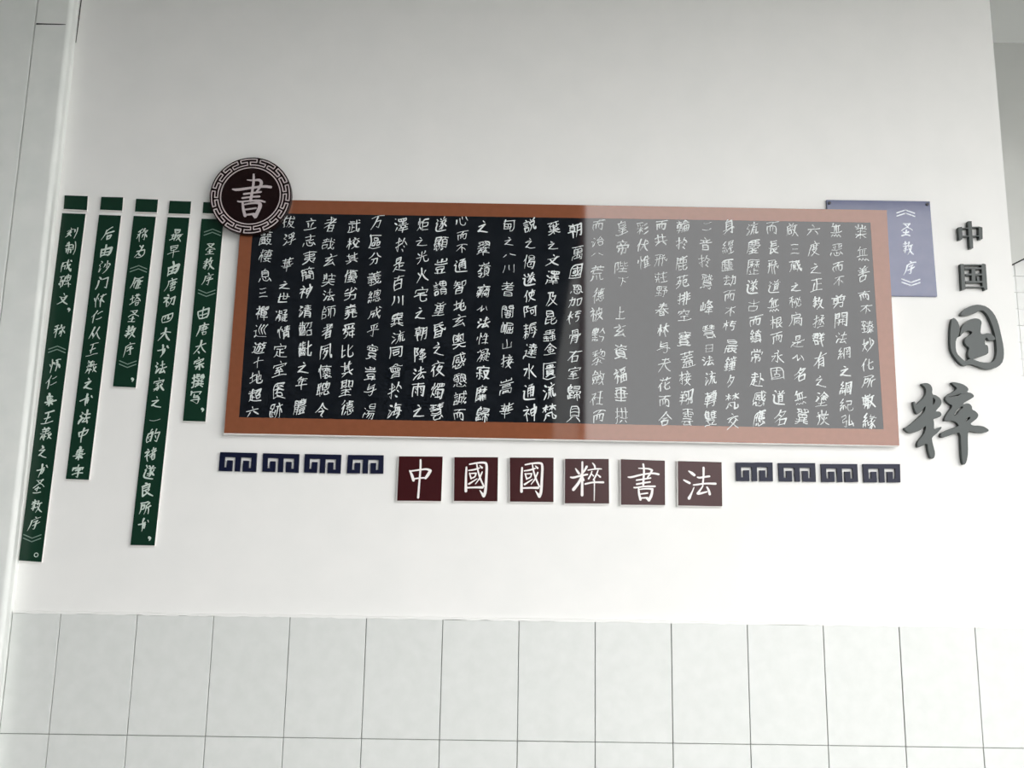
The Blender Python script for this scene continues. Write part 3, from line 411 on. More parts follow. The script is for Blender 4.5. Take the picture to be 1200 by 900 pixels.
 '萬': [[6,8,57,8],[20,8,20,12],[14,17,14,33,49,32],[14,17,49,17,49,32],[42,8,42,12],[13,25,50,25],[31,18,31,50],[18,52,44,51],[9,58,10,40,54,40,54,56,53,58],[42,45,44,51],[48,58,53,58]],
 '葉': [[6,9,58,9],[21,9,21,13],[6,21,57,21],[14,17,15,36],[42,9,42,13,47,17,47,21],[30,16,30,29,47,28],[15,36,55,36],[47,21,47,28],[5,44,26,44,27,46,38,44,58,44],[31,36,31,58],[3,56,13,55,25,49,27,46],[36,45,37,48,42,51],[42,51,52,56,59,56]],
 '蓋': [[6,9,57,9],[21,5,21,13],[11,19,52,19],[42,5,42,13],[6,27,21,27,23,29,25,27,57,27],[31,19,31,27],[23,29,17,36],[12,38,17,36,18,38,49,37,52,39,51,43],[42,27,46,36],[25,44,25,56],[5,56,58,56],[13,56,13,44,51,43],[37,44,37,56],[51,43,50,45,50,56]],
 '藏': [[6,8,58,4],[22,2,22,12],[42,0,40,12],[14,18,58,14],[16,18,12,44,4,60],[24,24,22,46],[24,24,38,22],[24,34,36,33],[24,46,40,44],[32,24,32,44],[46,10,48,34,60,58,62,48],[58,24,40,58],[52,8,58,12]],
 '蟲': [[31,8,31,26],[8,26,49,25,55,28],[17,31,17,55],[45,17,45,21,49,25],[50,17,13,17,12,9,50,8,50,17],[7,45,7,35,26,36],[7,45,26,45],[26,36,26,45],[45,31,45,55],[5,56,27,56],[35,45,35,35,55,36],[35,45,55,45],[25,51,27,56],[55,36,55,45],[34,56,56,55],[54,50,56,55]],
 '衽': [[6,16,22,16],[31,11,42,10,52,7],[22,16,21,21,15,32,5,42,5,43],[45,9,43,10,43,56],[15,32,19,33,26,29,29,32,58,32],[13,35,15,36,15,58],[22,32,21,37],[21,37,24,39],[30,56,56,56]],
 '被': [[16,2,22,8],[6,18,26,13,6,38],[18,24,18,60],[24,30,30,36],[36,14,32,44,24,60],[36,14,60,10,56,20],[48,2,47,30],[38,30,56,27,46,46,30,60],[40,36,50,48,62,60]],
 '褚': [[16,4,22,8],[6,20,26,15,6,40],[18,26,18,60],[24,32,30,36],[44,4,43,30],[34,14,54,11],[30,28,60,22],[54,12,30,44],[40,38,41,58],[40,38,54,35,53,56,41,58],[41,47,54,45]],
 '誠': [[11,5,13,10],[4,15,20,15],[7,23,19,23],[45,5,47,37,47,40,50,41],[27,16,27,39,24,55],[27,16,57,16],[52,5,56,9],[7,32,19,32],[27,29,39,29,38,49,37,50],[7,40,7,55],[7,40,18,40],[18,40,18,55],[7,55,18,55,22,57,24,55],[55,31,52,39,48,43,47,50,39,58],[31,50,37,50],[47,50,49,49,53,56],[58,51,56,57,53,56]],
 '說': [[20,2,26,8],[8,14,32,10],[10,24,28,21],[10,32,28,29],[10,40,12,58],[10,40,28,38,27,56,12,58],[40,2,44,10],[58,0,52,10],[38,16,40,30],[38,16,58,13,57,28,40,30],[44,32,40,48,30,60],[52,30,52,52,62,54,62,44]],
 '謂': [[13,5,15,10],[5,15,23,15],[30,7,30,24,56,24],[30,7,56,7,56,24],[7,23,21,23],[43,7,43,24],[30,15,56,15],[7,32,21,32],[32,40,54,40],[7,54,7,41,21,40,21,54,7,54],[32,48,54,48],[32,58,32,32,54,32,54,55,52,58,48,58]],
 '豈': [[10,7,11,16,52,16],[31,5,31,16],[7,24,56,24],[52,7,52,16],[21,44,22,57],[6,57,57,57],[42,44,40,57],[49,44,14,44,13,34,49,33,49,44]],
 '貝': [[18,4,16,44],[18,4,46,2,46,42],[18,16,45,14],[18,28,45,26],[17,42,45,40],[24,46,8,62],[38,46,54,60]],
 '資': [[9,6,19,10],[32,5,32,8,25,13],[21,14,25,13],[29,10,32,9,55,9],[6,22,19,17],[14,27,14,49,50,48,49,26,26,26,24,25,22,26,14,27],[40,15,50,21,56,22],[55,9,53,13],[24,25,26,22,40,15],[13,34,50,34],[13,41,50,41],[5,57,9,58,21,53,25,53],[40,53,58,58]],
 '赴': [[6,12,32,8],[20,2,20,30],[4,22,36,17],[20,30,20,52],[20,40,32,38],[14,32,10,52,4,60],[10,52,28,58,62,60],[46,6,46,50],[48,24,60,34]],
 '超': [[6,12,32,8],[20,2,20,30],[4,22,36,17],[20,30,20,52],[20,40,32,38],[14,32,10,52,4,60],[10,52,28,58,62,60],[38,8,58,5,56,26,50,24],[48,8,36,28],[40,34,42,48],[40,34,58,31,57,46,42,48]],
 '跡': [[22,7,7,8,7,22,22,23],[22,7,22,23],[42,6,44,10,43,15],[28,15,58,15],[15,23,15,51],[38,15,38,36,32,51,27,56],[7,33,7,53],[48,15,48,54,47,58,42,58],[15,35,23,35],[31,28,26,42,27,44],[54,28,58,39,58,43],[7,53,21,50]],
 '身': [[28,0,22,8],[20,10,20,44],[20,10,46,7,46,60,38,56],[21,20,45,18],[21,30,45,28],[6,46,54,38],[50,34,8,62]],
 '輪': [[15,5,15,58],[5,11,24,11],[43,7,29,21],[43,7,52,17,53,19],[23,21,23,38],[6,30,23,30],[33,18,34,21,51,21,54,19,57,21],[6,38,7,20,29,21],[6,38,23,38],[5,48,24,48],[39,31,39,57],[47,31,47,57],[30,43,56,43],[56,31,30,32,30,58],[56,31,55,57]],
 '轉': [[16,5,16,58],[5,11,25,11],[31,9,58,9],[44,5,44,36],[6,29,25,29],[25,20,7,20,6,38],[25,20,25,38],[33,16,33,29,55,29],[33,16,56,16,56,27,53,31,54,34],[33,22,56,22],[6,38,25,38],[5,47,25,47,32,44,58,44],[31,37,50,37,54,36,54,34],[54,34,58,38],[51,44,51,56,49,58],[43,58,49,58]],
 '通': [[12,4,18,10],[6,22,14,22,8,48,18,55,60,58],[30,8,50,4,40,14],[30,18,28,48],[30,18,54,14,54,46,48,44],[42,16,41,46],[30,28,54,24],[30,37,54,33]],
 '遂': [[12,4,18,12],[6,22,14,22,8,48,20,56,60,58],[30,4,34,12],[50,2,42,12],[26,16,58,12],[40,16,30,26],[36,22,44,38,38,48],[40,28,24,38],[42,36,26,48],[54,20,46,28],[46,28,60,42]],
 '遊': [[7,9,13,15],[28,7,29,13],[20,13,37,13,41,15,40,18,43,21,54,21,50,29,49,49],[25,13,25,30,23,41,21,45],[45,6,43,11,41,15],[5,27,13,27],[43,11,57,11],[13,27,13,50,15,51],[25,23,35,24],[35,24,33,47],[41,34,58,34],[15,51,22,55,32,57,58,56],[6,56,10,52,15,51],[26,48,32,50,33,47],[44,50,49,49]],
 '道': [[12,4,18,10],[6,22,14,22,8,48,18,55,60,58],[32,4,36,10],[50,2,44,10],[26,16,58,12],[40,14,36,22],[32,22,32,46],[32,22,50,19,50,44],[32,30,50,27],[32,38,50,35],[32,46,50,43]],
 '達': [[8,8,11,11],[24,9,53,9],[39,5,39,17],[21,17,57,17],[30,17,31,28],[5,30,13,30],[13,30,13,48,10,50],[22,28,57,28],[48,17,46,28],[39,28,39,50],[24,36,54,36],[21,44,57,44],[10,50,6,55],[10,50,14,49,25,55,32,56,58,55],[6,55,6,59]],
 '重': [[44,2,16,8],[6,16,58,11],[18,20,18,38],[18,20,48,17,47,36],[19,29,47,27],[18,38,47,36],[32,6,32,58],[14,48,50,44],[6,60,60,55]],
 '野': [[18,8,18,53],[6,18,29,18],[29,8,7,8,6,29,29,29,29,8],[36,8,54,8,54,12,49,18],[42,18,45,19,49,18,48,21,51,24,52,28],[7,40,29,40],[36,28,58,28],[45,28,45,56,43,58,38,58],[58,28,54,39],[5,55,32,52]],
 '金': [[32,2,22,16,4,34],[32,6,44,18,62,30],[22,26,42,23],[16,38,48,34],[32,24,32,58],[20,42,24,52],[46,40,40,50],[6,60,58,56]],
 '鎮': [[15,5,7,18],[12,10,15,9,24,17],[7,18,9,21,20,21],[30,10,56,10],[43,5,41,17],[14,21,14,53],[32,18,32,46],[32,18,41,17,54,19,54,46],[6,32,22,32],[32,25,54,25],[7,39,8,45],[32,32,54,32],[22,40,20,46],[32,39,54,39],[6,55,23,52,25,53],[28,46,58,46],[27,57,37,51,40,51],[49,46,49,52,54,55]],
 '鐘': [[15,5,4,21],[11,11,16,9,20,12],[7,17,7,19,9,21,20,21],[20,12,23,17],[29,10,57,10],[43,6,43,10],[14,21,14,53],[36,10,36,20],[27,21,59,21],[6,32,21,32],[50,10,51,15,50,20],[7,39,8,47],[21,39,20,45],[43,28,43,57],[31,35,55,35],[5,56,22,52],[30,49,56,49],[55,42,54,27,31,28,31,42,55,42],[27,57,59,57]],
 '長': [[20,4,20,34],[20,4,50,2],[20,14,46,12],[20,24,46,22],[6,36,60,31],[22,36,22,58,34,50],[50,38,38,44],[30,36,42,52,60,60]],
 '開': [[10,4,10,60],[10,6,26,4,26,22,12,23],[11,14,25,13],[36,4,36,22],[36,4,56,2,56,58,48,54],[37,12,54,11],[37,21,54,20],[20,32,46,29],[18,42,48,38],[28,32,24,54],[40,30,40,54]],
 '闍': [[8,13,26,13],[8,20,26,19,26,6,8,7,8,58],[36,13,55,13],[18,27,36,27,38,30],[28,27,29,38,27,41],[15,35,47,35],[55,20,37,20,36,7,55,7,54,57],[42,27,36,34],[16,44,27,41,41,42],[23,42,24,55],[24,48,41,48],[41,42,41,55],[24,55,41,55],[49,58,54,57]],
 '门': [[18,4,26,12],[16,20,12,58],[30,14,54,8,54,56,46,50]],
 '阿': [[8,6,8,62],[8,6,26,3,16,18,26,30,12,36],[30,12,62,7],[36,24,38,44],[36,24,50,22,49,42,38,44],[58,10,58,60,50,56]],
 '降': [[8,4,8,62],[8,4,26,2,16,16,26,28,12,34],[44,2,30,20],[40,10,56,7,34,30],[38,14,60,28],[32,36,58,32],[28,48,62,43],[46,30,46,62],[36,38,36,46]],
 '陛': [[7,7,7,58],[7,7,19,7],[19,7,19,11,15,23,20,32,19,41],[28,5,28,29],[28,14,37,14],[44,6,44,23,46,29],[45,16,49,15,57,11],[28,29,37,27],[14,43,18,43,19,41],[46,29,56,29,58,24],[26,42,55,42],[40,35,40,56],[22,56,58,56]],
 '雁': [[12,10,58,4],[14,10,12,36,4,58],[28,18,18,36],[24,28,24,54],[40,14,32,26],[36,24,36,56],[46,20,46,54],[36,26,58,22],[36,40,56,36],[34,56,60,52]],
 '集': [[26,2,30,8,16,18],[18,16,18,36],[30,10,30,36],[18,18,44,14],[18,26,42,23],[18,36,44,32],[4,46,60,38],[31,36,30,62],[26,48,14,58],[36,46,48,54]],
 '雙': [[13,5,10,13,10,32,30,32],[21,5,22,9,21,32],[10,11,29,11],[5,18,6,17,12,18,31,19,36,16,38,18,55,18],[40,5,37,13,37,32,57,32],[47,5,49,8,48,32],[10,25,28,25],[38,11,56,11],[9,39,47,39,48,40,47,43,37,50,38,53],[37,25,55,25],[18,40,20,45],[20,45,28,51,51,57,57,56],[7,58,26,54],[28,51,28,53,26,54]],
 '雨': [[8,8,56,4],[12,20,12,60],[12,20,54,17,54,60,46,56],[32,6,32,58],[20,28,24,34],[20,42,24,48],[40,27,44,33],[40,41,44,47]],
 '雲': [[10,7,52,7],[31,7,31,30],[7,24,8,15,55,15,56,24],[14,22,23,22],[13,30,23,30],[39,22,48,22],[12,37,50,37],[5,45,21,46,58,45],[39,30,50,30],[21,46,16,55],[16,55,16,57,19,57,47,55,52,57],[43,45,47,55],[39,49,44,50]],
 '靡': [[10,9,9,36,5,57],[10,9,56,9],[33,4,33,8],[15,18,22,18,24,20,27,18,32,18],[24,14,24,31],[24,20,17,27],[24,20,30,24],[9,30,14,30,17,27],[38,18,44,18,46,20,50,18,57,18],[46,14,46,31],[46,20,36,30],[46,20,51,23],[15,38,29,38],[29,38,30,58],[17,45,29,45],[13,52,29,52],[41,38,41,58],[41,38,56,38],[41,45,55,45],[41,52,58,52]],
 '音': [[30,0,36,6],[14,12,52,9],[24,16,28,24],[42,14,38,22],[6,28,60,23],[20,36,20,60],[20,36,46,33,45,58],[21,47,45,45],[20,60,45,57]],
 '顯': [[8,7,8,22,10,23,10,26,6,34],[8,7,30,8,30,21,25,23,22,33],[8,15,30,15],[37,8,57,8],[10,23,25,23],[47,8,46,17],[6,34,11,34],[39,18,38,46],[39,18,56,17],[15,31,11,34,7,43],[22,33,25,35],[56,17,56,46],[38,27,56,27],[7,43,16,44],[15,39,16,44],[29,33,25,35,26,37,23,43],[8,50,6,54],[23,43,32,42],[32,39,32,42],[38,37,56,37],[15,51,15,56,17,59],[29,48,31,53],[38,46,56,46],[35,58,42,52]],
 '飛': [[10,8,44,4,46,24,58,36,60,26],[50,10,42,16],[54,18,46,22],[8,28,40,22],[30,12,26,20,26,60],[16,18,14,40,6,56],[40,24,40,60]],
 '骨': [[20,2,20,18],[20,2,46,0,45,18],[32,10,44,9],[32,10,32,18],[8,22,6,32],[8,22,58,17,54,26],[20,30,18,62],[20,30,46,28,46,60,40,58],[20,40,45,38],[20,49,45,47]],
 '體': [[22,7,9,7,9,23,5,24,5,28,9,32,9,58],[22,7,22,23],[9,14,16,15],[16,15,16,23],[39,5,40,25],[32,9,32,25],[32,9,56,9],[9,23,26,24],[48,5,48,25],[32,17,56,17],[9,32,28,30,30,32,58,32],[26,24,26,26,22,33,22,57],[32,25,55,25,56,9],[9,39,22,39],[9,47,22,47],[34,38,34,46,54,46],[34,38,54,38,54,46],[37,51,39,57],[30,57,58,57],[53,50,52,50,50,53],[50,53,49,57]],
 '鷲': [[6,8,31,8],[44,5,42,17,35,25],[7,25,13,22],[19,19,18,26],[35,11,54,11],[27,18,10,19,9,13,27,12,27,18],[53,6,54,11],[16,30,15,44],[16,30,30,29,48,30,49,35],[28,24,30,29],[47,17,48,24],[15,35,49,35],[15,39,48,39],[48,24,56,25,58,21],[15,44,15,48,16,50,52,50,53,53,52,58],[15,44,58,44],[49,35,48,39],[8,58,10,55],[22,54,22,57],[42,55,45,58],[45,58,50,59,52,58]],
 '鹿': [[10,10,10,39,8,50,5,56],[10,10,57,10],[33,5,34,9],[25,10,25,32],[10,21,55,21,55,32],[40,10,40,32],[10,33,11,32,55,32],[20,38,19,57],[20,43,32,43],[40,39,40,52,41,56],[40,45,54,41,56,42],[19,57,32,55],[41,56,55,57],[58,52,58,54,55,57]],
 '黎': [[7,8,28,5],[18,7,18,16],[6,15,18,16,29,15,32,18,34,16],[40,4,38,11,34,16],[18,16,9,25],[16,20,18,20,18,29],[16,20,20,20,26,23],[38,11,56,11,56,21,54,28],[46,11,44,19,38,26],[26,32,32,29,37,32],[9,41,26,32],[37,32,46,37,58,41],[46,28,48,29,54,28],[32,38,31,58],[10,55,26,49,33,47,40,49,52,55,53,55],[43,45,40,49],[26,58,31,58]],
 '黔': [[17,7,17,42],[11,13,12,20],[26,7,26,25,6,25,7,7,26,7],[22,12,20,19],[45,5,44,8,35,21],[44,8,56,23],[6,33,26,33],[6,43,27,42],[35,35,52,36],[7,50,5,57],[13,50,14,56],[19,49,21,56],[26,49,27,54],[52,36,52,41,44,57]],
 '齔': [[10,8,10,18],[19,5,19,18],[19,10,29,10],[6,18,32,18],[41,5,41,54,44,57,55,56],[8,24,9,33,8,35,8,55],[14,24,14,29],[23,24,21,30],[14,29,9,33],[14,29,17,31],[17,31,20,32,22,29,25,31],[30,25,29,54],[8,37,29,37],[41,28,46,26,57,17],[14,42,15,47],[36,32,40,32],[23,42,22,46,20,49],[15,47,20,49],[11,50,12,48,15,47],[22,46,27,50,29,50],[8,55,29,54],[57,45,55,56]],
 '齠': [[9,8,9,18],[18,5,18,18],[18,10,28,10],[5,18,30,18],[35,8,57,8],[6,25,6,55],[44,8,42,18,38,26],[13,24,12,28,13,29],[21,24,21,29],[6,32,9,32,13,29],[13,29,18,31],[57,8,56,24],[28,24,28,54],[6,37,28,37],[18,31,21,29],[13,42,10,50],[21,42,21,46,22,48],[49,28,54,28,56,24],[12,47,16,49],[6,51,10,50],[16,49,22,48],[6,55,28,54],[56,37,37,37,37,55],[56,37,56,55],[37,55,56,55]],
 '万': [[8,14,56,9],[32,12,28,34,12,58],[29,30,48,27,44,54,35,50]],
}
SIZE = {'一': (1, 0.4), '二': (0.8, 0.5), '三': (0.7, 0.7), '六': (1, 0.7), '八': (1.05, 0.4), '川': (0.9, 0.75), '十': (0.8, 1), '以': (0.95, 0.6), '日': (0.6, 0.8), '口': (0.7, 0.7), '之': (0.85, 0.85), '而': (1, 0.85), '上': (0.75, 0.85), '下': (0.75, 0.8), '夕': (0.6, 0.9), '四': (0.95, 0.7), '百': (0.8, 1), '山': (0.8, 0.8), '不': (0.9, 0.85)}
COLUMNS = [
 ('業無善而不臻妙化所敷緣', [(1008.7, 272), (1011, 297.7), (1011, 321), (1013, 346.7), (1014.5, 363), (1016.8, 383), (1016.8, 404), (1016.8, 428), (1018, 447), (1018, 470), (1019, 493.7)]),
 ('無惡而不剪開法網之綱紀弘', [(979.5, 269.7), (980.7, 293), (981.8, 313), (983, 330), (983, 353.7), (985.5, 375), (986.5, 395.7), (989, 414), (991, 435), (991, 455), (992, 475), (993.5, 493.7)]),
 ('六度之正教拯群有之塗炭', [(952.7, 269.7), (953.8, 292), (956, 315), (957, 334), (958.5, 355), (959.7, 377), (959.7, 398), (960.8, 422.5), (962, 447), (963, 468), (964, 490)]),
 ('啟三藏之秘扃是以名無翼', [(928, 269.7), (931.7, 292), (931.7, 311.7), (932.8, 336), (931.7, 353.7), (932, 374), (935, 400), (935, 419), (937.5, 439), (937.5, 465.7), (940, 488)]),
 ('而長飛道無根而永固道名', [(904.8, 267), (906, 289.5), (906, 313), (907, 336), (907, 357), (909.5, 378), (910.7, 395.7), (911.8, 418), (910.7, 437.7), (913, 465.7), (914, 490)]),
 ('流慶歷遂古而鎮常赴感應', [(881.5, 268.5), (882.7, 289.5), (882.7, 313), (881.5, 336), (882.7, 358), (885, 376), (886, 394.5), (886, 416.7), (887, 444.7), (889.7, 467), (889.7, 490)]),
 ('身經塵劫而不朽晨鐘夕梵交', [(853.5, 266), (853.5, 289.5), (852, 310.5), (854.7, 329), (854.7, 346.7), (855.8, 365), (854.7, 381.7), (857, 406), (856, 426), (856, 447), (858, 470), (859, 493.7)]),
 ('二音於鷲峰慧日法流轉雙', [(828, 265), (826.7, 286), (825.5, 306), (828, 330), (828, 360.7), (831, 389), (831, 408.5), (830, 422.5), (832.5, 443.5), (832.5, 467), (832.5, 490)]),
 ('輪於鹿苑排空寶蓋接翔雲', [(799.8, 265), (798.7, 285), (798.7, 308), (799.8, 330), (801, 350), (802, 369), (802, 397), (805.7, 421), (803, 443.5), (804.5, 465.7), (805.7, 489)]),
 ('而共飛莊野春林與天花而合', [(775, 264), (774, 281.7), (774, 305), (775, 325), (775, 341.7), (776.7, 363), (777.5, 386.7), (778, 407.5), (779, 428), (779, 450), (779, 470), (780, 491)]),
 ('彩伏惟', [(753, 268), (753, 287.5), (755, 307.5)]),
 ('皇帝陛下上玄資福垂拱', [(729, 266.7), (729, 290), (728, 313), (729, 330), (726.7, 366.7), (726, 387.5), (727.5, 412.5), (726.7, 440), (727.5, 461.7), (728, 487.5)]),
 ('而治八荒德被黔黎斂衽而', [(701, 264), (701, 283), (700, 298), (700, 320), (701.7, 346), (699, 368), (701.7, 392.5), (701, 419), (701, 443), (700, 466.7), (701.7, 488)]),
 ('朝萬國恩加朽骨石室歸貝', [(674, 270), (676.7, 296.7), (675, 318), (676, 339), (674, 354), (672.5, 371.7), (673, 395), (673, 418), (673, 436.7), (673, 460), (673, 485)]),
 ('葉之文澤及昆蟲金匱流梵', [(649, 267.5), (648, 287.5), (648, 305), (647.5, 326), (646.7, 350), (646, 371.7), (644, 393), (645, 409), (644, 434), (644, 458), (644, 483)]),
 ('說之偈遂使阿耨達水通神', [(620.8, 264), (621.7, 285), (620, 306.7), (620, 327.5), (620.8, 346.7), (621.7, 365), (620.8, 387.5), (621.7, 411.7), (620.8, 435), (620, 460), (621.7, 484)]),
 ('甸之八川耆闍崛山接嵩華', [(595.8, 264), (596.7, 283), (596.7, 299), (595.8, 315), (595, 339), (595, 365), (594, 385), (594, 403), (594, 424), (593, 453), (593, 481)]),
 ('之翠嶺竊以法性凝寂靡歸', [(566.7, 266), (566.7, 291.7), (566.7, 316.7), (566, 341.7), (565, 361.7), (567, 378), (566, 397.5), (566, 416.7), (566, 436.7), (564, 461.7), (566, 486)]),
 ('心而不通智地玄奧感懇誠而', [(541.7, 259), (541.7, 276), (541, 291.7), (540, 311.7), (538, 336), (539, 357.5), (538, 376), (537.5, 399), (537.5, 422.5), (539, 446), (539, 466.7), (538, 486)]),
 ('遂顯豈謂重昏之夜燭慧', [(516.7, 263), (516.7, 286), (516.7, 311.7), (516, 338), (515, 362), (515, 386.7), (514, 409), (513, 432.5), (512.5, 458), (511.7, 482.5)]),
 ('炬之光火宅之朝降法雨之', [(495.8, 263), (494, 283), (495, 301.7), (495, 322.5), (494, 345), (492.5, 367.5), (493, 391), (492.5, 416), (491, 437.5), (490, 456.7), (491, 481.7)]),
 ('澤於是百川異流同會於海', [(470, 264), (470, 287.5), (468, 310), (466.7, 331.7), (465.8, 352.5), (465.5, 375), (466.7, 395), (464, 413), (464, 434), (462.5, 457.5), (462.5, 481.7)]),
 ('万區分義總成乎實豈與湯', [(441.7, 261), (440, 283), (440, 303), (439, 326), (439, 346.7), (439, 366.7), (437.5, 387.5), (436, 412.5), (434, 437.5), (434, 456.7), (433, 481.7)]),
 ('武校其優劣堯舜比其聖德', [(415, 265), (414, 285), (412.5, 302.5), (411, 324), (411, 344), (411, 365), (409, 388), (407.5, 411), (406.7, 432.5), (406, 455), (406.7, 478)]),
 ('者哉玄奘法師者夙懷聰令', [(386.7, 263), (385, 286), (386.7, 305), (385, 328), (385, 346), (385, 366), (383, 388), (381.7, 412.5), (381, 436), (379, 456), (377.5, 480)]),
 ('立志夷簡神清齠齔之年體', [(364, 262.5), (363, 281.7), (362.5, 301.7), (361, 321), (358, 341.7), (358, 365), (358, 385), (358, 409), (356, 431), (354, 450), (351, 476.7)]),
 ('拔浮華之世凝情定室匿跡', [(339, 260), (339, 280), (336.7, 310), (334, 334.5), (331.7, 349), (330, 370), (333, 389), (329, 411), (328, 432.5), (326.7, 458), (324, 481)]),
 ('巖棲息三禪巡遊十地超六', [(311.7, 279), (311.7, 300), (310.8, 323), (308, 343), (307.5, 367), (305.8, 388), (304, 407.5), (302.5, 425), (300, 443), (299, 463), (296, 482)]),
]
STRIPS = [
 ('刻制成碑文，称《怀仁集王羲之书圣教序》。', [(83.8, 273.7), (82.3, 291.0), (78.0, 311.2), (76.6, 330.0), (74.2, 350.2), (80.9, 363.2), (69.3, 387.8), (67.0, 409.4), (64.1, 428.2), (60.7, 447.0), (58.6, 468.3), (56.3, 489.1), (54.3, 507.9), (50.6, 529.6), (48.5, 551.2), (45.6, 570.0), (43.3, 593.1), (39.9, 613.3), (37.6, 630.7), (42.5, 650.3)]),
 ('后由沙门怀仁从王羲之书法中集字', [(126.5, 273.7), (124.2, 293.9), (122.8, 312.7), (119.9, 331.4), (117.0, 351.7), (114.1, 370.4), (112.1, 390.1), (108.9, 409.4), (106.9, 429.7), (104.0, 449.9), (101.7, 468.9), (99.1, 489.1), (97.4, 509.3), (93.9, 531.0), (91.0, 552.7)]),
 ('称为《雁塔圣教序》，', [(167.0, 275.7), (164.1, 295.3), (162.4, 315.0), (160.3, 331.4), (158.3, 351.7), (156.6, 370.4), (153.1, 389.2), (151.1, 409.4), (149.6, 426.8), (155.4, 445.0)]),
 ('最早由唐初四大书法家之一的褚遂良所书，', [(207.1, 275.7), (204.2, 294.8), (202.8, 314.7), (200.2, 333.5), (198.8, 352.2), (196.4, 372.5), (193.6, 392.1), (190.7, 410.9), (188.4, 430.5), (186.3, 450.8), (184.0, 471.2), (182.0, 492.0), (179.7, 510.8), (176.8, 532.4), (174.8, 553.2), (173.3, 573.8), (170.4, 595.1), (168.1, 614.8), (175.4, 631.2)]),
 ('《圣教序》由唐太宗撰写，', [(249.0, 272.2), (247.0, 291.9), (244.7, 309.8), (243.2, 327.1), (242.1, 343.6), (238.9, 366.1), (237.5, 386.3), (235.4, 406.6), (233.4, 426.8), (231.7, 446.4), (229.1, 466.0), (237.5, 480.4)]),
]
# ------------------------------------------------------------------ the setting
b = MB(); b.box(-3.0, 2.581, 0.0, 0.24, FLOOR_Z, CEIL_Z)
struct(b.build('wall_back', MT['plaster']))
# tiled dado: every tile a bevelled slab on a grout bed
g = MB(); g.box(-.122, 2.581, -.0035, .0, FLOOR_Z, -.002, 0)
tw, th, gr = .1995, .30, .0011
rng = random.Random(4)
t = MB()
for j in range(4):
    for i in range(-2, 13):
        x0 = max(.0035+tw*i+gr, -.121); x1 = min(.0035+tw*(i+1)-gr, 2.581)
        if x1-x0 < .01: continue
        z1 = -j*th - gr + (rng.uniform(-.0012, .0012) if j == 0 else 0); z0 = -(j+1)*th + gr
        t.box(x0, x1, -.0075+rng.uniform(-.0004, .0004), -.001, z0, z1, 1)
g.v_off = len(g.v); g.add(t.v, t.f, 1)
struct(g.build('wall_dado', [MT['grout'], MT['tile']], bevel=.0009))
# uneven white skim along the top of the tiles
s = MB(); top = []; bot = []
rng = random.Random(9)
for i in range(141):
    x = -.121+i*2.702/140
    top.append((x, .004+rng.uniform(-.001, .0015))); bot.append((x, -.0012+rng.uniform(-.0016, .0012)))
s.prism(top+bot[::-1], -.0082, -.0002)
struct(s.build('trim_1', MT['skim']))
b = MB(); b.box(-.9, U(40, 60, -.055)[0]*.5+U(8, 280, -.055)[0]*.5-.0022, -.053, .0, FLOOR_Z, CEIL_Z); struct(b.build('wall_left', MT['plaster_left'], bevel=.003))
# beyond the corner on the right: white tiled wall, the grey side of a stair slab against it
b = MB(); b.box(2.3, 5.2, 1.21, 1.3, FLOOR_Z, 3.0, 0)
for j in range(57):
    for i in range(14):
        z0 = -1.19+.0722*j; x0 = 2.32+.2*i
        if z0+.071 < 3.0: b.box(x0+.001, x0+.199, 1.204, 1.212, z0+.001, z0+.0712, 1)
struct(b.build('wall_right', [MT['joint'], MT['white_tile']]))
YG = 1.165
def gz(x, dz=0): a, c = U(1187, 309, YG), U(1200, 302.5, YG); return a[1]+(c[1]-a[1])*(x-a[0])/(c[0]-a[0])+dz
ztop = 3.0
b = MB(); b.prism([(2.5, gz(2.5)), (3.9, gz(3.9)), (3.9, ztop), (2.5, ztop)], YG, 1.203); struct(b.build('trim_2', MT['stair']))
b = MB(); b.prism([(2.5, gz(2.5, -.0065)), (3.9, gz(3.9, -.0065)), (3.9, gz(3.9, -.0002)), (2.5, gz(2.5, -.0002))], YG+.005, 1.203); struct(b.build('shadow_strip', MT['gap']))  # dark strip painting in the shadow gap under the slab's edge
b = MB(); b.box(-9, 9, -2.6, 6, FLOOR_Z-.1, FLOOR_Z); struct(b.build('floor', MT['conc']))
y_back = 0.1
while U(1180, 50, y_back)[1] < CEIL_Z and y_back < .6: y_back += .005     # the corridor ceiling ends just behind the wall's corner
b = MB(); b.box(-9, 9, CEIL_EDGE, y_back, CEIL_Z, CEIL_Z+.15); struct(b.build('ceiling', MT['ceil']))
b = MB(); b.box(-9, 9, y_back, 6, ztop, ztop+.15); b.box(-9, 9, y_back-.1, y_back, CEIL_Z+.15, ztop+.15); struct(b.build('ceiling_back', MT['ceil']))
b = MB(); b.box(-40, 40, -60, -2.6, FLOOR_Z-.3, FLOOR_Z-.1); struct(b.build('ground', MT['conc']))
b = MB(); b.box(-2.5, -2.3, -2.6, .0, FLOOR_Z, CEIL_Z); struct(b.build('light_blocker_left', MT['ceil']))  # unseen wall, added to block light from the left end
b = MB(); b.box(-14, OPP_X-.05, OPP_Y-4, OPP_Y, FLOOR_Z-.1, 7.5); struct(b.build('wall_opposite', MT['dark']))
b = MB(); b.box(OPP_X-.045, OPP_X, OPP_Y-.3, OPP_Y+.03, FLOOR_Z-.1, 7.5); struct(b.build('trim_5', MT['red']))
b = MB(); b.prism([(OPP_X-.30, FLOOR_Z), (OPP_X-.046, FLOOR_Z), (OPP_X-.046, 2.35), (OPP_X-.12, 2.2), (OPP_X-.24, 1.4)], OPP_Y+.02, OPP_Y+.001); struct(b.build('trim_6', MT['facade']))

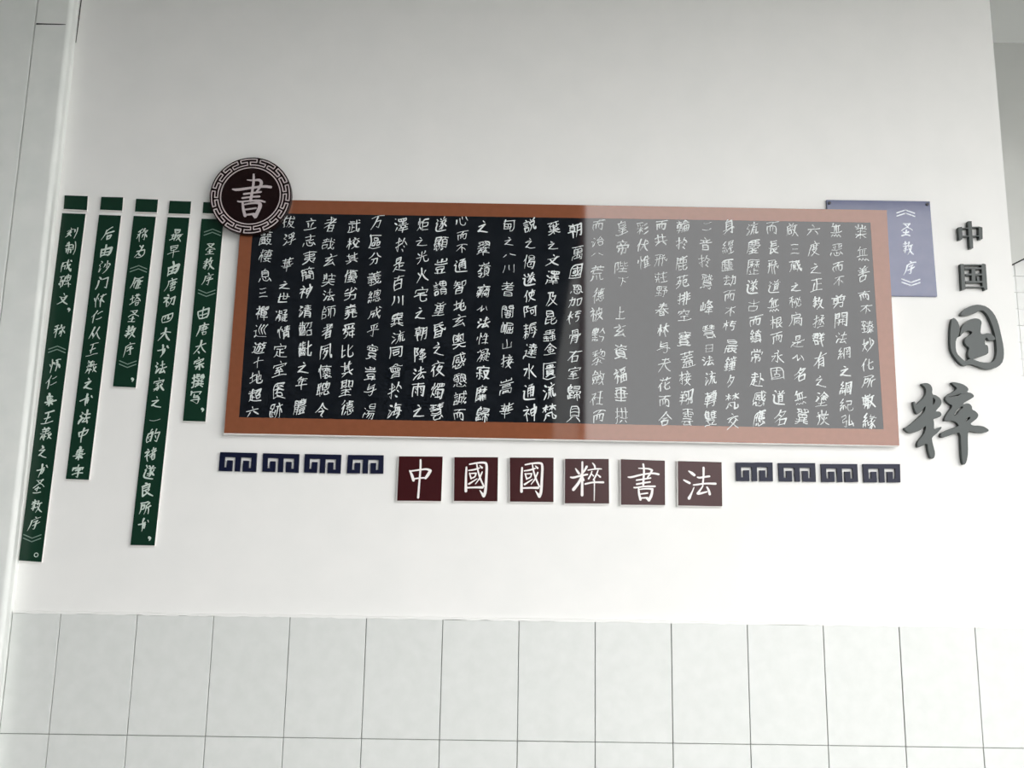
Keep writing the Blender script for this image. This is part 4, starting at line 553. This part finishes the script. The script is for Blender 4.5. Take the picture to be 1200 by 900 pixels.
# plastered pilaster in the left corner, with an open joint near the top and cracks along its edges
YPIL = -.055
xr = -.124; xf = (U(83, 30, YPIL)[0]+U(28, 480, YPIL)[0])/2; xl = (U(40, 60, YPIL)[0]+U(8, 280, YPIL)[0])/2
zj = U(65, 28.5, YPIL)[1]
def pil(z0, z1, m):
    b = MB(); pts = [(xr, 0.0), (xr-.002, -.012)]
    for k in range(7):
        a = math.pi/2*k/6; pts.append((xf-.010+.012*math.cos(a), YPIL+.012-.012*math.sin(a)))
    for k in range(5):
        a = math.pi/2*k/4; pts.append((xl+.004-.004*math.sin(a), YPIL+.004-.004*math.cos(a)))
    pts.append((xl, 0.0)); n = len(pts)
    b.add([(x, y, z0) for x, y in pts]+[(x, y, z1) for x, y in pts], [(i, (i+1) % n, n+(i+1) % n, n+i) for i in range(n)]+[tuple(range(n)), tuple(range(2*n-1, n-1, -1))])
    return b
pb = pil(FLOOR_Z, CEIL_Z, 0)
pb.prism([(xl+.004, zj+.0026), (xl+.020, zj+.0021), (xf-.020, zj+.0014), (xf-.009, zj+.0008), (xf-.009, zj-.0008), (xf-.020, zj-.0014), (xl+.020, zj-.0017), (xl+.004, zj-.0024)], YPIL-.0004, YPIL+.006, mi=1)
q0 = U(88, 50, 0)[1]
pb.prism([(xr+.0030, CEIL_Z-.001), (xr+.0065, CEIL_Z-.001), (xr+.0015, q0), (xr+.0005, q0)], -.0016, -.0001, mi=1)
struct(pb.build('trim_4', [MT['plaster_left'], MT['gap']]))

# ------------------------------------------------------------------ brush writing
def paths(g): return [[(p[i], p[i+1]) for i in range(0, len(p), 2)] for p in g]
RG = random.Random(21)
def glyph(mb, ch, cx, cy, w, h, Y, bw=.088, rise=.13, lean=.06):
    """one handwritten character centred on photo point (cx, cy), w x h photo pixels"""
    X0, Z0 = U(cx, cy, Y); k = (CD+Y)/FOC*1.02
    S = paths(GLYPH[ch])
    xs = [x for p in S for x, y in p]; ys = [y for p in S for x, y in p]
    mx, my = (min(xs)+max(xs))/2, (min(ys)+max(ys))/2
    ex, ey = max(max(xs)-min(xs), 1), max(max(ys)-min(ys), 1)
    big = max(ex, ey)
    sx = w/max(ex, big*.72)*RG.uniform(.92, 1.08); sy = h/max(ey, big*.72)*RG.uniform(.95, 1.05)
    ph = [RG.uniform(-3, 3) for _ in range(4)]
    rot = RG.uniform(-.07, .07); heavy = RG.uniform(.8, 1.25)
    lay = 0; last = None
    for p in S:
        n = len(p)
        dx, dy = p[-1][0]-p[0][0], p[-1][1]-p[0][1]
        ln = sum(math.hypot(p[i+1][0]-p[i][0], p[i+1][1]-p[i][1]) for i in range(n-1))
        horiz = abs(dx) > 1.5*abs(dy)
        wt = (w+h)/2*bw*heavy*(0.8 if horiz else 1.1)*RG.uniform(.65, 1.35)
        pts = []; acc = 0
        if n == 2:
            a, c = p; bow = RG.uniform(-.10, .10)
            e = RG.uniform(-.06, .07); g_ = RG.uniform(-.06, .07)
            a = (a[0]-dx*e, a[1]-dy*e); c = (c[0]+dx*g_, c[1]+dy*g_)
            p = [a, (a[0]*.65+c[0]*.35-dy*bow, a[1]*.65+c[1]*.35+dx*bow), (a[0]*.3+c[0]*.7-dy*bow*.7, a[1]*.3+c[1]*.7+dx*bow*.7), c]; n = 4
        for i, (x, y) in enumerate(p):
            if i: acc += math.hypot(x-p[i-1][0], y-p[i-1][1])
            t_ = min(acc/max(ln, 1e-6), 1)
            if horiz: f = .85+.45*abs(t_-.45)
            elif dx < -4: f = 1.35-1.05*t_
            elif dx > 6: f = .5+.9*math.sin(math.pi*(.15+.7*t_))
            else: f = 1.2-.55*t_
            u, v = (x-mx)*sx, (y-my)*sy
            u += .05*w*math.sin(v/h*4+ph[0])+RG.uniform(-.02, .02)*w
            v += .045*h*math.sin(u/w*4+ph[1])+RG.uniform(-.02, .02)*h
            v -= rise*u; u -= lean*v
            u, v = u-rot*v, v+rot*u
            pts.append((X0+u*k, Z0-v*k, max(wt*f, .38)*k))
        if last is not None and RG.random() < .38:
            gx, gz_ = pts[0][0]-last[0], pts[0][1]-last[1]
            if .06*h*k < math.hypot(gx, gz_) < .55*h*k and gz_ < .25*h*k:
                stroke(mb, [(last[0], last[1], last[2]*.7), (last[0]+gx*.5+.08*gz_, last[1]+gz_*.5-.08*gx, .36*k), (*pts[0][:2], pts[0][2]*.6)], Y-.00028)
        for part in split_sharp(pts, -.15):
            stroke(mb, part, Y-.0003-1.2e-5*(lay % 30)); lay += 1
        last = pts[-1]
def chevrons(mb, cx, cy, w, h, Y, up, wd=1.0):
    k = (CD+Y)/FOC; X0, Z0 = U(cx, cy, Y)
    for q in (-.25, .25):
        P = [(-w/2, h*.25), (0, -h*.25), (w/2, h*.25)]
        sg = 1 if up else -1
        W = [(X0+x*k, Z0-(sg*y+q*h)*k, wd*k) for x, y in P]
        stroke(mb, W[:2], Y-.0003); stroke(mb, W[1:], Y-.0003)
def mark(mb, ch, cx, cy, Y):
    k = (CD+Y)/FOC; X0, Z0 = U(cx, cy, Y)
    if ch == '。':
        P = [(X0+2.2*k*math.cos(a*math.pi/8), Z0+2.2*k*math.sin(a*math.pi/8), .9*k) for a in range(17)]
        stroke(mb, P, Y-.0003, 1)
    else:
        stroke(mb, [(X0-.6*k, Z0+1.2*k, 3.2*k), (X0+.9*k, Z0+.4*k, 2.6*k), (X0-.4*k, Z0-2.4*k, .6*k)], Y-.0003)

# ------------------------------------------------------------------ the long calligraphy panel
YF = -.0200
PO = [(284.3, 233.5), (1039.2, 246.3), (1054, 522.1), (262.5, 507.5)]
PI_ = [(297.5, 249.6), (1020, 260.8), (1035.5, 503), (280, 489)]
outer = quad(PO, YF); inner = quad(PI_, YF)
panel = thing('calligraphy_panel', 'long brown bordered black panel covered with columns of white calligraphy, hung on the wall', 'panel',
              ((outer[2][0]+outer[3][0])/2, -.0075, (outer[2][1]+outer[3][1])/2))
m = MB(); m.prism(quad([PO[0], PO[1], (PO[2][0], PO[2][1]+1.3), (PO[3][0]-.8, PO[3][1]+1.5)], -.0185), -.0185, -.0078); m.build('backing_board', MT['foam'], panel, bevel=.0006)
m = MB(); m.prism(outer, YF, -.0186, holes=[inner[::-1]]); m.build('border', MT['border'], panel)
mx0, mz0 = outer[3]; mx1, mz1 = outer[1]
for f in (.2, .7):
    m = MB(); xx = mx0+(mx1-mx0)*f; m.box(xx, xx+.08, -.0079, .0, mz0+.12, mz0+.5); m.build('hanging_batten', MT['foam'], panel)
# the print is made of upright strips of rubbing, one for each column of writing
def col_x(i, y):
    p = COLUMNS[i][1]
    if len(p) < 5: return (col_x(i-1, y)+col_x(i+1, y))/2
    return p[0][0]+(p[-1][0]-p[0][0])*(y-p[0][1])/(p[-1][1]-p[0][1])
def on_edge(a, c, x): t = (x-a[0])/(c[0]-a[0]); return (x, a[1]+(c[1]-a[1])*t)
NC = len(COLUMNS)
seam = [(PI_[1], PI_[2])]
for i in range(NC-1):
    seam.append((on_edge(PI_[0], PI_[1], (col_x(i, 256)+col_x(i+1, 256))/2), on_edge(PI_[3], PI_[2], (col_x(i, 496)+col_x(i+1, 496))/2)))
seam.append((PI_[0], PI_[3]))
for n_, (col, pos) in enumerate(COLUMNS):
    m = MB(); (t1, b1), (t0, b0) = seam[n_], seam[n_+1]
    m.prism(quad([t0, t1, b1, b0], YF+.0003), YF+.0003, -.0186)
    g = MB()
    for i, (ch, (x, y)) in enumerate(zip(col, pos)):
        gaps = [abs(pos[i+d][1]-y) for d in (-1, 1) if 0 <= i+d < len(pos)]
        gp = min(min(gaps), 25)
        h = min(gp*.75, 17.0)*SIZE.get(ch, (1, 1))[1]; wd = 13.6*SIZE.get(ch, (1, 1))[0]
        glyph(g, ch, x, y, wd, h, YF+.0003, bw=.070)
    m.add(g.v, g.f, 1)
    m.build('rubbing_strip', [MT['rubbing'], MT['ink_white']], panel)

# ------------------------------------------------------------------ round medallion over the panel's corner
YM = -.0345
c0 = U(293.6, 229.4, YM); RM = .11415*1.0
med = thing('medallion', 'round dark maroon medallion with meander rim and one large character, over the panel corner', 'medallion', (c0[0], -.0205, c0[1]-RM))
m = MB(); m.prism([(c0[0]+RM*math.cos(a*math.pi/60), c0[1]+RM*math.sin(a*math.pi/60)) for a in range(120)], YM, -.0204)
m.build('disc', MT['disc'], med, bevel=.0008)
def pol(a, r): return (c0[0]+RM*r*math.sin(math.radians(a)), c0[1]+RM*r*math.cos(math.radians(a)))
m = MB(); LW = .029*RM
fr = []
for k in range(12):
    a0 = 30*k+11.4
    def arc(p, q, r0, r1=None):
        r1 = r0 if r1 is None else r1
        return [pol(p+(q-p)*i/6, r0+(r1-r0)*i/6) for i in range(7)]
    for seg in (arc(a0, a0+25, .955), [pol(a0+25, .955), pol(a0+25, .878)], arc(a0+25, a0+14.6, .878),
                [pol(a0+14.6, .878), pol(a0+14.6, .802)], arc(a0+14.6, a0+40, .802), [pol(a0+40, .802), pol(a0+40, .878)],
                arc(a0+40, a0+30, .878), [pol(a0+30, .878), pol(a0+30, .955)]):
        stroke(m, [(x, z, LW) for x, z in seg], YM-.0003-1e-5*(len(m.f) % 5), 0)
m.build('meander_rim', MT['ink_disc'], med)
m = MB(); rg = [pol(a*3, 0.732) for a in range(121)]
stroke(m, [(x, z,   .028*RM) for x, z in rg], YM-.0003, 0); m.build('inner_ring', MT['ink_disc'], med)
m = MB()
px_strokes(m, [[(505,258,18),(505,330,24),(490,420,24),(478,490,26)], [(448,306,9),(500,312,17),(555,304,24),(578,330,30),(555,380,24),(530,410,16)],
   [(320,388,14),(355,395,28),(480,377,21),(600,362,24),(655,370,26)], [(420,431,20),(490,422,17),(570,412,18)], [(405,466,18),(480,456,17),(555,452,20)],
   [(366,495,14),(390,500,18),(480,489,16),(560,487,20),(602,500,18)], [(408,510,20),(412,560,26),(430,622,28)],
   [(420,524,12),(500,508,18),(555,508,30),(565,530,36),(545,580,34),(520,630,34),(492,610,14)], [(430,568,16),(525,555,16)], [(435,614,18),(510,604,18)]],
   230, 170, 7.5, YM)
m.build('character', MT['ink_disc'], med)

# ------------------------------------------------------------------ green strips and the blocks above them
def board(o, c, Y, face, back=-.0002, mname='foam', el=.3, eb=.9):
    q = quad(c, Y)
    e = [(c[0][0]-el, c[0][1]), c[1], (c[2][0], c[2][1]+eb), (c[3][0]-el, c[3][1]+eb)]
    m = MB(); m.prism(quad(e, Y+.0009), Y+.0009, back); m.build('backing_board', MT[mname], o, bevel=.0004)
    m = MB(); m.prism(q, Y, Y+.0008); m.build('printed_face', MT[face], o)
def base(c, Y):
    q = quad(c, Y); return (sum(p[0] for p in q)/4, 0.0, min(p[1] for p in q))
YS = -.0085
HB = [([(75.7,228.9),(102.8,229.8),(101.7,246.2),(74.5,244.8)], 'small dark green block above the leftmost green strip'),
      ([(118.7,230.6),(144.2,231.2),(143,246.8),(117.3,245.6)], 'small dark green block above the second green strip from the left'),
      ([(159.5,232.9),(185.2,233.8),(183.7,248.8),(158,248)], 'small dark green block above the third green strip, the middle one of five'),
      ([(198.8,235.2),(223.9,236.1),(222.7,250.8),(197.3,250)], 'small dark green block above the fourth green strip from the left'),
      ([(238.3,236.7),(263.4,237.6),(262.2,250.6),(237.5,249.7)], 'small dark green block partly hidden behind the round medallion')]
for c, lab in HB:
    o = thing('header_block', lab, 'sign board', base(c, YS), 'blocks above the green strips'); board(o, c, YS, 'green')
ST = [([(72.8,249.7),(100.2,250.6),(48.5,658.7),(22,656.7)], 'longest green strip of pale writing, farthest left beside the pilaster'),
      ([(116.1,251.7),(141.8,252.6),(104,562.2),(77.1,561.3)], 'second green strip of pale writing from the left, of middle length'),
      ([(156.6,252.9),(182.6,254),(158.9,454.2),(132.3,452.8)], 'shortest green strip of pale writing, the middle one of the five'),
      ([(196.4,254.3),(221.9,255.2),(181.1,639.3),(152.8,638.8)], 'second longest green strip of pale writing, fourth from the left'),
      ([(236.3,256.3),(262,257.1),(240.6,494),(214.4,493.2)], 'short green strip of pale writing tucked under the round medallion')]
for (c, lab), (txt, pos) in zip(ST, STRIPS):
    o = thing('text_strip', lab, 'sign board', base(c, YS), 'green strips of writing'); board(o, c, YS, 'green')
    for ch, (x, y) in zip(txt, pos):
        m = MB()
        if ch in '《》':
            chevrons(m, x, y, 20, 8, YS, ch == '《', 1.1); m.build('title_bracket', MT['ink_faint'], o)
        elif ch in '，。':
            mark(m, ch, x, y, YS); m.build('punctuation_mark', MT['ink_pale'], o)
        else:
            glyph(m, ch, x, y, 12.2*SIZE.get(ch, (1, 1))[0], 14.4*SIZE.get(ch, (1, 1))[1], YS, bw=.10); m.build('character', MT['ink_pale'], o)

# ------------------------------------------------------------------ blue plaque behind the panel's right end
YP = -.0068
c = [(968.6,234.2),(1089.6,236),(1098.3,346.8),(979,345)]
o = thing('plaque', 'blue plaque with a vertical title, half behind the right end of the long panel', 'plaque', base(c, YP)); board(o, c, YP, 'plaque', mname='plaque')
for ch, (x, y) in zip('圣教序', [(1062.7,269.3),(1064.2,291),(1065.8,314)]):
    m = MB(); glyph(m, ch, x, y, 13, 16, YP, bw=.10); m.build('character', MT['ink_blue'], o)
for x, y, up_ in ((1061.2, 249.8, True), (1067.5, 331, False)):
    m = MB(); chevrons(m, x, y, 22, 8, YP, up_, 1.4); m.build('title_bracket', MT['ink_blue'], o)
for x, y in ((971.8,238),(1086.5,239.6)):
    m = MB(); a = U(x, y, YP); m.prism([(a[0]+.0042*math.cos(i*math.pi/8), a[1]+.0042*math.sin(i*math.pi/8)) for i in range(16)], YP-.003, YP+.0002)
    m.build('bolt', MT['steel'], o)

# ------------------------------------------------------------------ six square tiles
YT = -.0100
TI = [([(467.5,534.7),(518.8,535),(517,587.2),(465.3,586.7)], 460, 530, 0, 0, 'zhong', 'square maroon board leftmost of the six, its character a box cut by one long upright'),
      ([(532.5,535.7),(583.7,535.8),(583,587.5),(532,587)], 525, 530, 0, 0, 'guo', 'square maroon board second from the left of six, with an enclosed box character'),
      ([(597.5,536.2),(648.8,536.3),(648.7,588.3),(597.7,587.8)], 525, 530, 65.2, .5, 'guo', 'square maroon board third from the left of six, repeating the enclosed box character'),
      ([(662.3,537.6),(713.4,537.8),(713.9,590.1),(661.9,589.8)], 655, 530, 0, 0, 'cui', 'square maroon board fourth from the left of six, with a two part character'),
      ([(727.5,538.1),(779.2,539.9),(779.5,591.9),(727.9,591.5)], 722, 532, 0, 0, 'shu', 'square maroon board fifth from the left of six, with the same character as the medallion'),
      ([(794.4,540.2),(845.7,541.6),(846.5,593.3),(794.9,592.4)], 788, 534, 0, 0, 'fa', 'square maroon board rightmost of the six, its character with three dots at its left')]
TG = dict(
 zhong=[[(455,125,30),(455,260,32),(440,430,30),(415,735,36)],[(280,300,25),(315,370,45),(340,455,45)],[(300,305,25),(440,285,25),(560,270,30),(615,300,45),(570,375,50),(535,420,40)],[(345,432,22),(440,418,25),(555,412,25)]],
 guo=[[(300,245,30),(290,400,34),(290,630,45)],[(350,195,22),(470,172,28),(590,165,34),(632,190,40),(622,400,40),(610,640,45),(580,710,50),(518,620,14)],[(335,295,20),(430,282,28),(510,255,22)],[(515,215,15),(550,250,36)],[(350,340,22),(375,430,26)],[(355,345,20),(455,340,24),(440,400,24),(375,425,22)],[(340,515,32),(470,430,14)],[(465,175,20),(480,280,26),(520,420,30),(580,550,26)],[(555,320,22),(510,430,24),(445,515,12)],[(310,575,26),(430,570,28),(560,570,40)]],
 cui=[[(380,160,30),(378,400,36),(375,695,45)],[(270,265,20),(300,310,36),(325,345,38)],[(450,235,40),(410,310,30),(360,360,24)],[(190,405,25),(230,415,36),(330,385,30),(460,360,30)],[(365,410,40),(320,500,44),(235,605,50)],[(390,410,20),(405,455,26)],[(545,175,16),(580,215,30),(585,255,26)],[(470,290,18),(600,268,24),(690,270,18)],[(535,310,18),(515,370,24),(480,430,26)],[(520,340,14),(560,385,22)],[(635,290,18),(610,360,26),(560,450,24)],[(610,350,14),(670,400,30)],[(425,515,28),(550,485,26),(720,488,34)],[(575,450,20),(575,600,18),(572,785,14)]],
 shu=[[(440,165,30),(455,260,32),(445,400,32),(440,500,34)],[(365,232,16),(440,235,24),(540,240,28),(584,265,34),(555,320,30),(510,380,26)],[(195,375,22),(240,380,34),(430,330,26),(600,310,30),(690,330,34)],[(330,425,26),(440,410,24),(560,390,24)],[(335,490,30),(440,470,26),(550,455,28)],[(290,545,24),(320,548,26),(460,525,24),(630,525,30)],[(365,560,26),(370,640,36),(395,740,40)],[(375,575,18),(500,560,24),(590,570,36),(575,670,44),(532,750,46),(490,720,20)],[(400,650,22),(510,635,24)],[(400,715,24),(510,710,26)]],
 fa=[[(265,250,20),(310,280,46),(355,315,44)],[(185,395,24),(230,420,38),(280,445,36)],[(350,515,14),(310,610,26),(270,690,50)],[(405,350,22),(440,360,32),(520,345,28),(600,335,32)],[(505,195,36),(505,340,30),(490,470,28)],[(340,475,22),(400,470,28),(520,450,26),(700,455,36)],[(495,490,20),(460,545,28),(410,610,34)],[(405,615,30),(430,620,36),(560,585,24)],[(560,510,26),(590,560,36),(605,625,40)]])
for c, ox, oy, dx, dy, g_, lab in TI:
    o = thing('character_board', lab, 'sign board', base(c, YT), 'square boards of one character each'); board(o, c, YT, 'maroon', el=1.1, eb=1.0)
    m = MB(); px_strokes(m, TG[g_], ox, oy, 900/65, YT, dx, dy); m.build('character', MT['ink_pink'], o)

# ------------------------------------------------------------------ navy meander pieces
FRET = [(0,0),(1,0),(1,1),(.645,1),(.645,.42),(.795,.42),(.795,.8),(.865,.8),(.865,.25),(.57,.25),(.57,1),(.43,1),(.43,.25),(.135,.25),(.135,.8),(.205,.8),(.205,.42),(.355,.42),(.355,1),(0,1)]
YK = -.0065
KE = [([(258,529.8),(300.9,530.9),(299.6,553.1),(256.1,551.8)], 'leftmost navy meander ornament under the left end of the long panel'),
      ([(308.2,531.1),(350.7,532.2),(349.6,554),(307.1,552.7)], 'second navy meander ornament from the left, under the long panel'),
      ([(357.3,532),(399.9,532.9),(398.8,554.9),(356.2,553.6)], 'third navy meander ornament from the left, under the long panel'),
      ([(407.9,533.1),(449.5,533.5),(449,555.1),(406.5,554.6)], 'fourth navy meander ornament from the left, just left of the maroon boards'),
      ([(862.5,542),(905.4,542),(905.9,564),(863.2,563.6)], 'navy meander ornament just right of the maroon boards'),
      ([(912.3,542.6),(955.4,542.7),(956.3,564.6),(913.4,564.2)], 'second navy meander ornament right of the maroon boards'),
      ([(962.2,543.7),(1004.7,543.8),(1005.8,564.9),(963.3,564.9)], 'third navy meander ornament right of the maroon boards, last but one'),
      ([(1011.3,543.8),(1054.8,543.8),(1055.3,565.3),(1012.8,565.3)], 'rightmost navy meander ornament, under the right end of the long panel')]
for c, lab in KE:
    q = quad(c, YK)
    def bil(u, v):
        a = [q[0][k]*(1-u)+q[1][k]*u for k in (0, 1)]; d = [q[3][k]*(1-u)+q[2][k]*u for k in (0, 1)]
        return (a[0]*(1-v)+d[0]*v, a[1]*(1-v)+d[1]*v)
    m = MB(); m.prism([bil(u, v) for u, v in FRET], YK, 0.0)
    ob = m.build('meander_ornament', MT['navy'], bevel=.0005); tag(ob, lab, 'wall ornament', 'navy meander ornaments')

# ------------------------------------------------------------------ raised black letters
YL = -.0125
def outline(P, ox, oy, s, n=1): return [U(ox+x/s, oy+y/s, YL) for x, y in chaikin(P, n, True)]
def rect(x0, y0, x1, y1, ox, oy, s, sk=0): return [U(ox+x/s, oy+y/s, YL) for x, y in ((x0, y0), (x1, y0), (x1+sk, y1), (x0+sk, y1))]
m = MB()
a = (1110, 255, 20)
m.prism([U(a[0]+x/20, a[1]+y/20, YL) for x, y in
   [(490,82),(575,82),(582,212),(735,212),(738,205),(828,230),(832,500),(752,512),(748,440),(600,445),(612,715),(535,722),(512,448),(362,448),(356,508),(280,520),(262,228),(345,215),(352,240),(492,236)]],
   YL, 0.0, holes=[[U(a[0]+x/20, a[1]+y/20, YL) for x, y in h] for h in ([(352,262),(358,422),(508,422),(494,260)], [(584,238),(594,420),(745,414),(738,238)])])
tag(m.build('raised_letter', MT['letter'], bevel=.0004), 'uppermost black raised letter at right, a plain box crossed by one upright', 'letter', 'raised letters on the right')
m = MB()
m.prism([U(1110+x/20, 300+y/20, YL) for x, y in [(312,185),(370,185),(398,196),(815,192),(815,182),(860,178),(905,195),(945,785),(885,800),(858,735),(445,735),(445,770),(345,800)]],
   YL, 0.0, holes=[[U(1110+x/20, 300+y/20, YL) for x, y in [(398,222),(428,712),(832,712),(808,220)]]])
for r in ((410,268,815,308), (440,412,830,452), (430,585,835,625)): m.prism(rect(*r, 1110, 300, 20), YL-.0001, 0.0)
m.prism(rect(568,290,655,600, 1110, 300, 20, 12), YL-.0002, 0.0)
m.prism([U(1110+x/20, 300+y/20, YL) for x, y in [(690,480),(740,480),(765,590),(700,590)]], YL-.0003, 0.0)
tag(m.build('raised_letter', MT['letter']), 'second black raised letter from the top at right, a plain square frame with strokes inside', 'letter', 'raised letters on the right')
m = MB(); A = (1105, 350, 10)
m.prism(outline([(115,222),(150,235),(185,285),(200,345),(190,430),(152,480),(148,560),(162,640),(215,695),(270,740),(300,705),(340,705),(380,720),(450,745),(560,750),(605,725),(632,650),(628,540),(615,450),(590,340),(540,220),(500,160),(455,132),(415,148),(370,175),(300,195),(218,200),(206,178),(250,122),(330,82),(420,66),(520,92),(600,170),(650,280),(685,430),(712,560),(718,680),(692,765),(605,822),(500,830),(400,790),(325,765),(250,795),(180,740),(112,650),(85,560),(85,400),(98,270)], *A), YL, 0.0)
m.prism(outline([(195,455),(205,380),(235,310),(300,250),(370,228),(430,238),(457,270),(445,330),(440,412),(475,415),(520,402),(565,410),(600,440),(622,480),(575,490),(535,488),(515,455),(497,460),(490,540),(525,540),(535,600),(530,650),(440,680),(340,715),(300,690),(292,630),(312,575),(268,545),(250,495),(272,450),(330,420),(345,385),(290,370),(235,400)], *A), YL-.0002, 0.0)
tag(m.build('raised_letter', MT['letter'], bevel=.0005), 'large brush style black raised letter, a rounded enclosure, third from the top at right', 'letter', 'raised letters on the right')
m = MB(); A = (1050, 440, 900/110)
m.prism(outline([(238,78),(290,70),(330,85),(352,122),(345,180),(388,190),(422,215),(442,250),(430,288),(400,320),(378,345),(422,345),(441,372),(425,397),(380,412),(356,420),(367,450),(365,525),(400,503),(441,488),(432,515),(390,557),(348,592),(345,615),(360,680),(377,740),(370,788),(345,802),(322,770),(305,700),(300,648),(258,672),(208,696),(203,640),(240,600),(278,545),(290,475),(250,515),(190,545),(130,555),(70,508),(125,485),(190,428),(255,370),(277,340),(286,285),(250,340),(205,378),(180,335),(163,255),(180,245),(195,282),(220,258),(252,228),(282,190),(290,150),(280,112)], *A), YL, 0.0,
   holes=[outline([(352,205),(376,228),(374,258),(352,288),(356,240)], *A)])
A = (1090, 440, 900/110)
m.prism(outline([(200,62),(250,66),(310,80),(352,105),(373,135),(350,160),(400,168),(428,200),(390,226),(332,256),(310,280),(365,262),(402,290),(403,328),(435,340),(465,372),(456,407),(420,437),(385,462),(405,480),(470,480),(522,490),(573,527),(530,550),(450,547),(392,532),(364,535),(362,620),(366,740),(350,832),(325,862),(308,830),(298,700),(292,545),(240,557),(170,582),(112,600),(98,572),(110,547),(170,522),(240,497),(280,482),(252,447),(205,430),(150,437),(135,425),(160,370),(222,292),(178,270),(148,235),(150,205),(182,178),(232,150),(262,122),(220,88)], *A), YL, 0.0,
   holes=[outline([(182,203),(298,176),(270,192),(205,206)], *A, 0), outline([(228,378),(265,320),(310,292),(318,310),(280,335),(262,372),(240,385)], *A), outline([(338,432),(375,392),(388,408),(352,438)], *A)])
tag(m.build('raised_letter', MT['letter'], bevel=.0005), 'large brush style black raised letter of two flowing halves, lowest at right', 'letter', 'raised letters on the right')
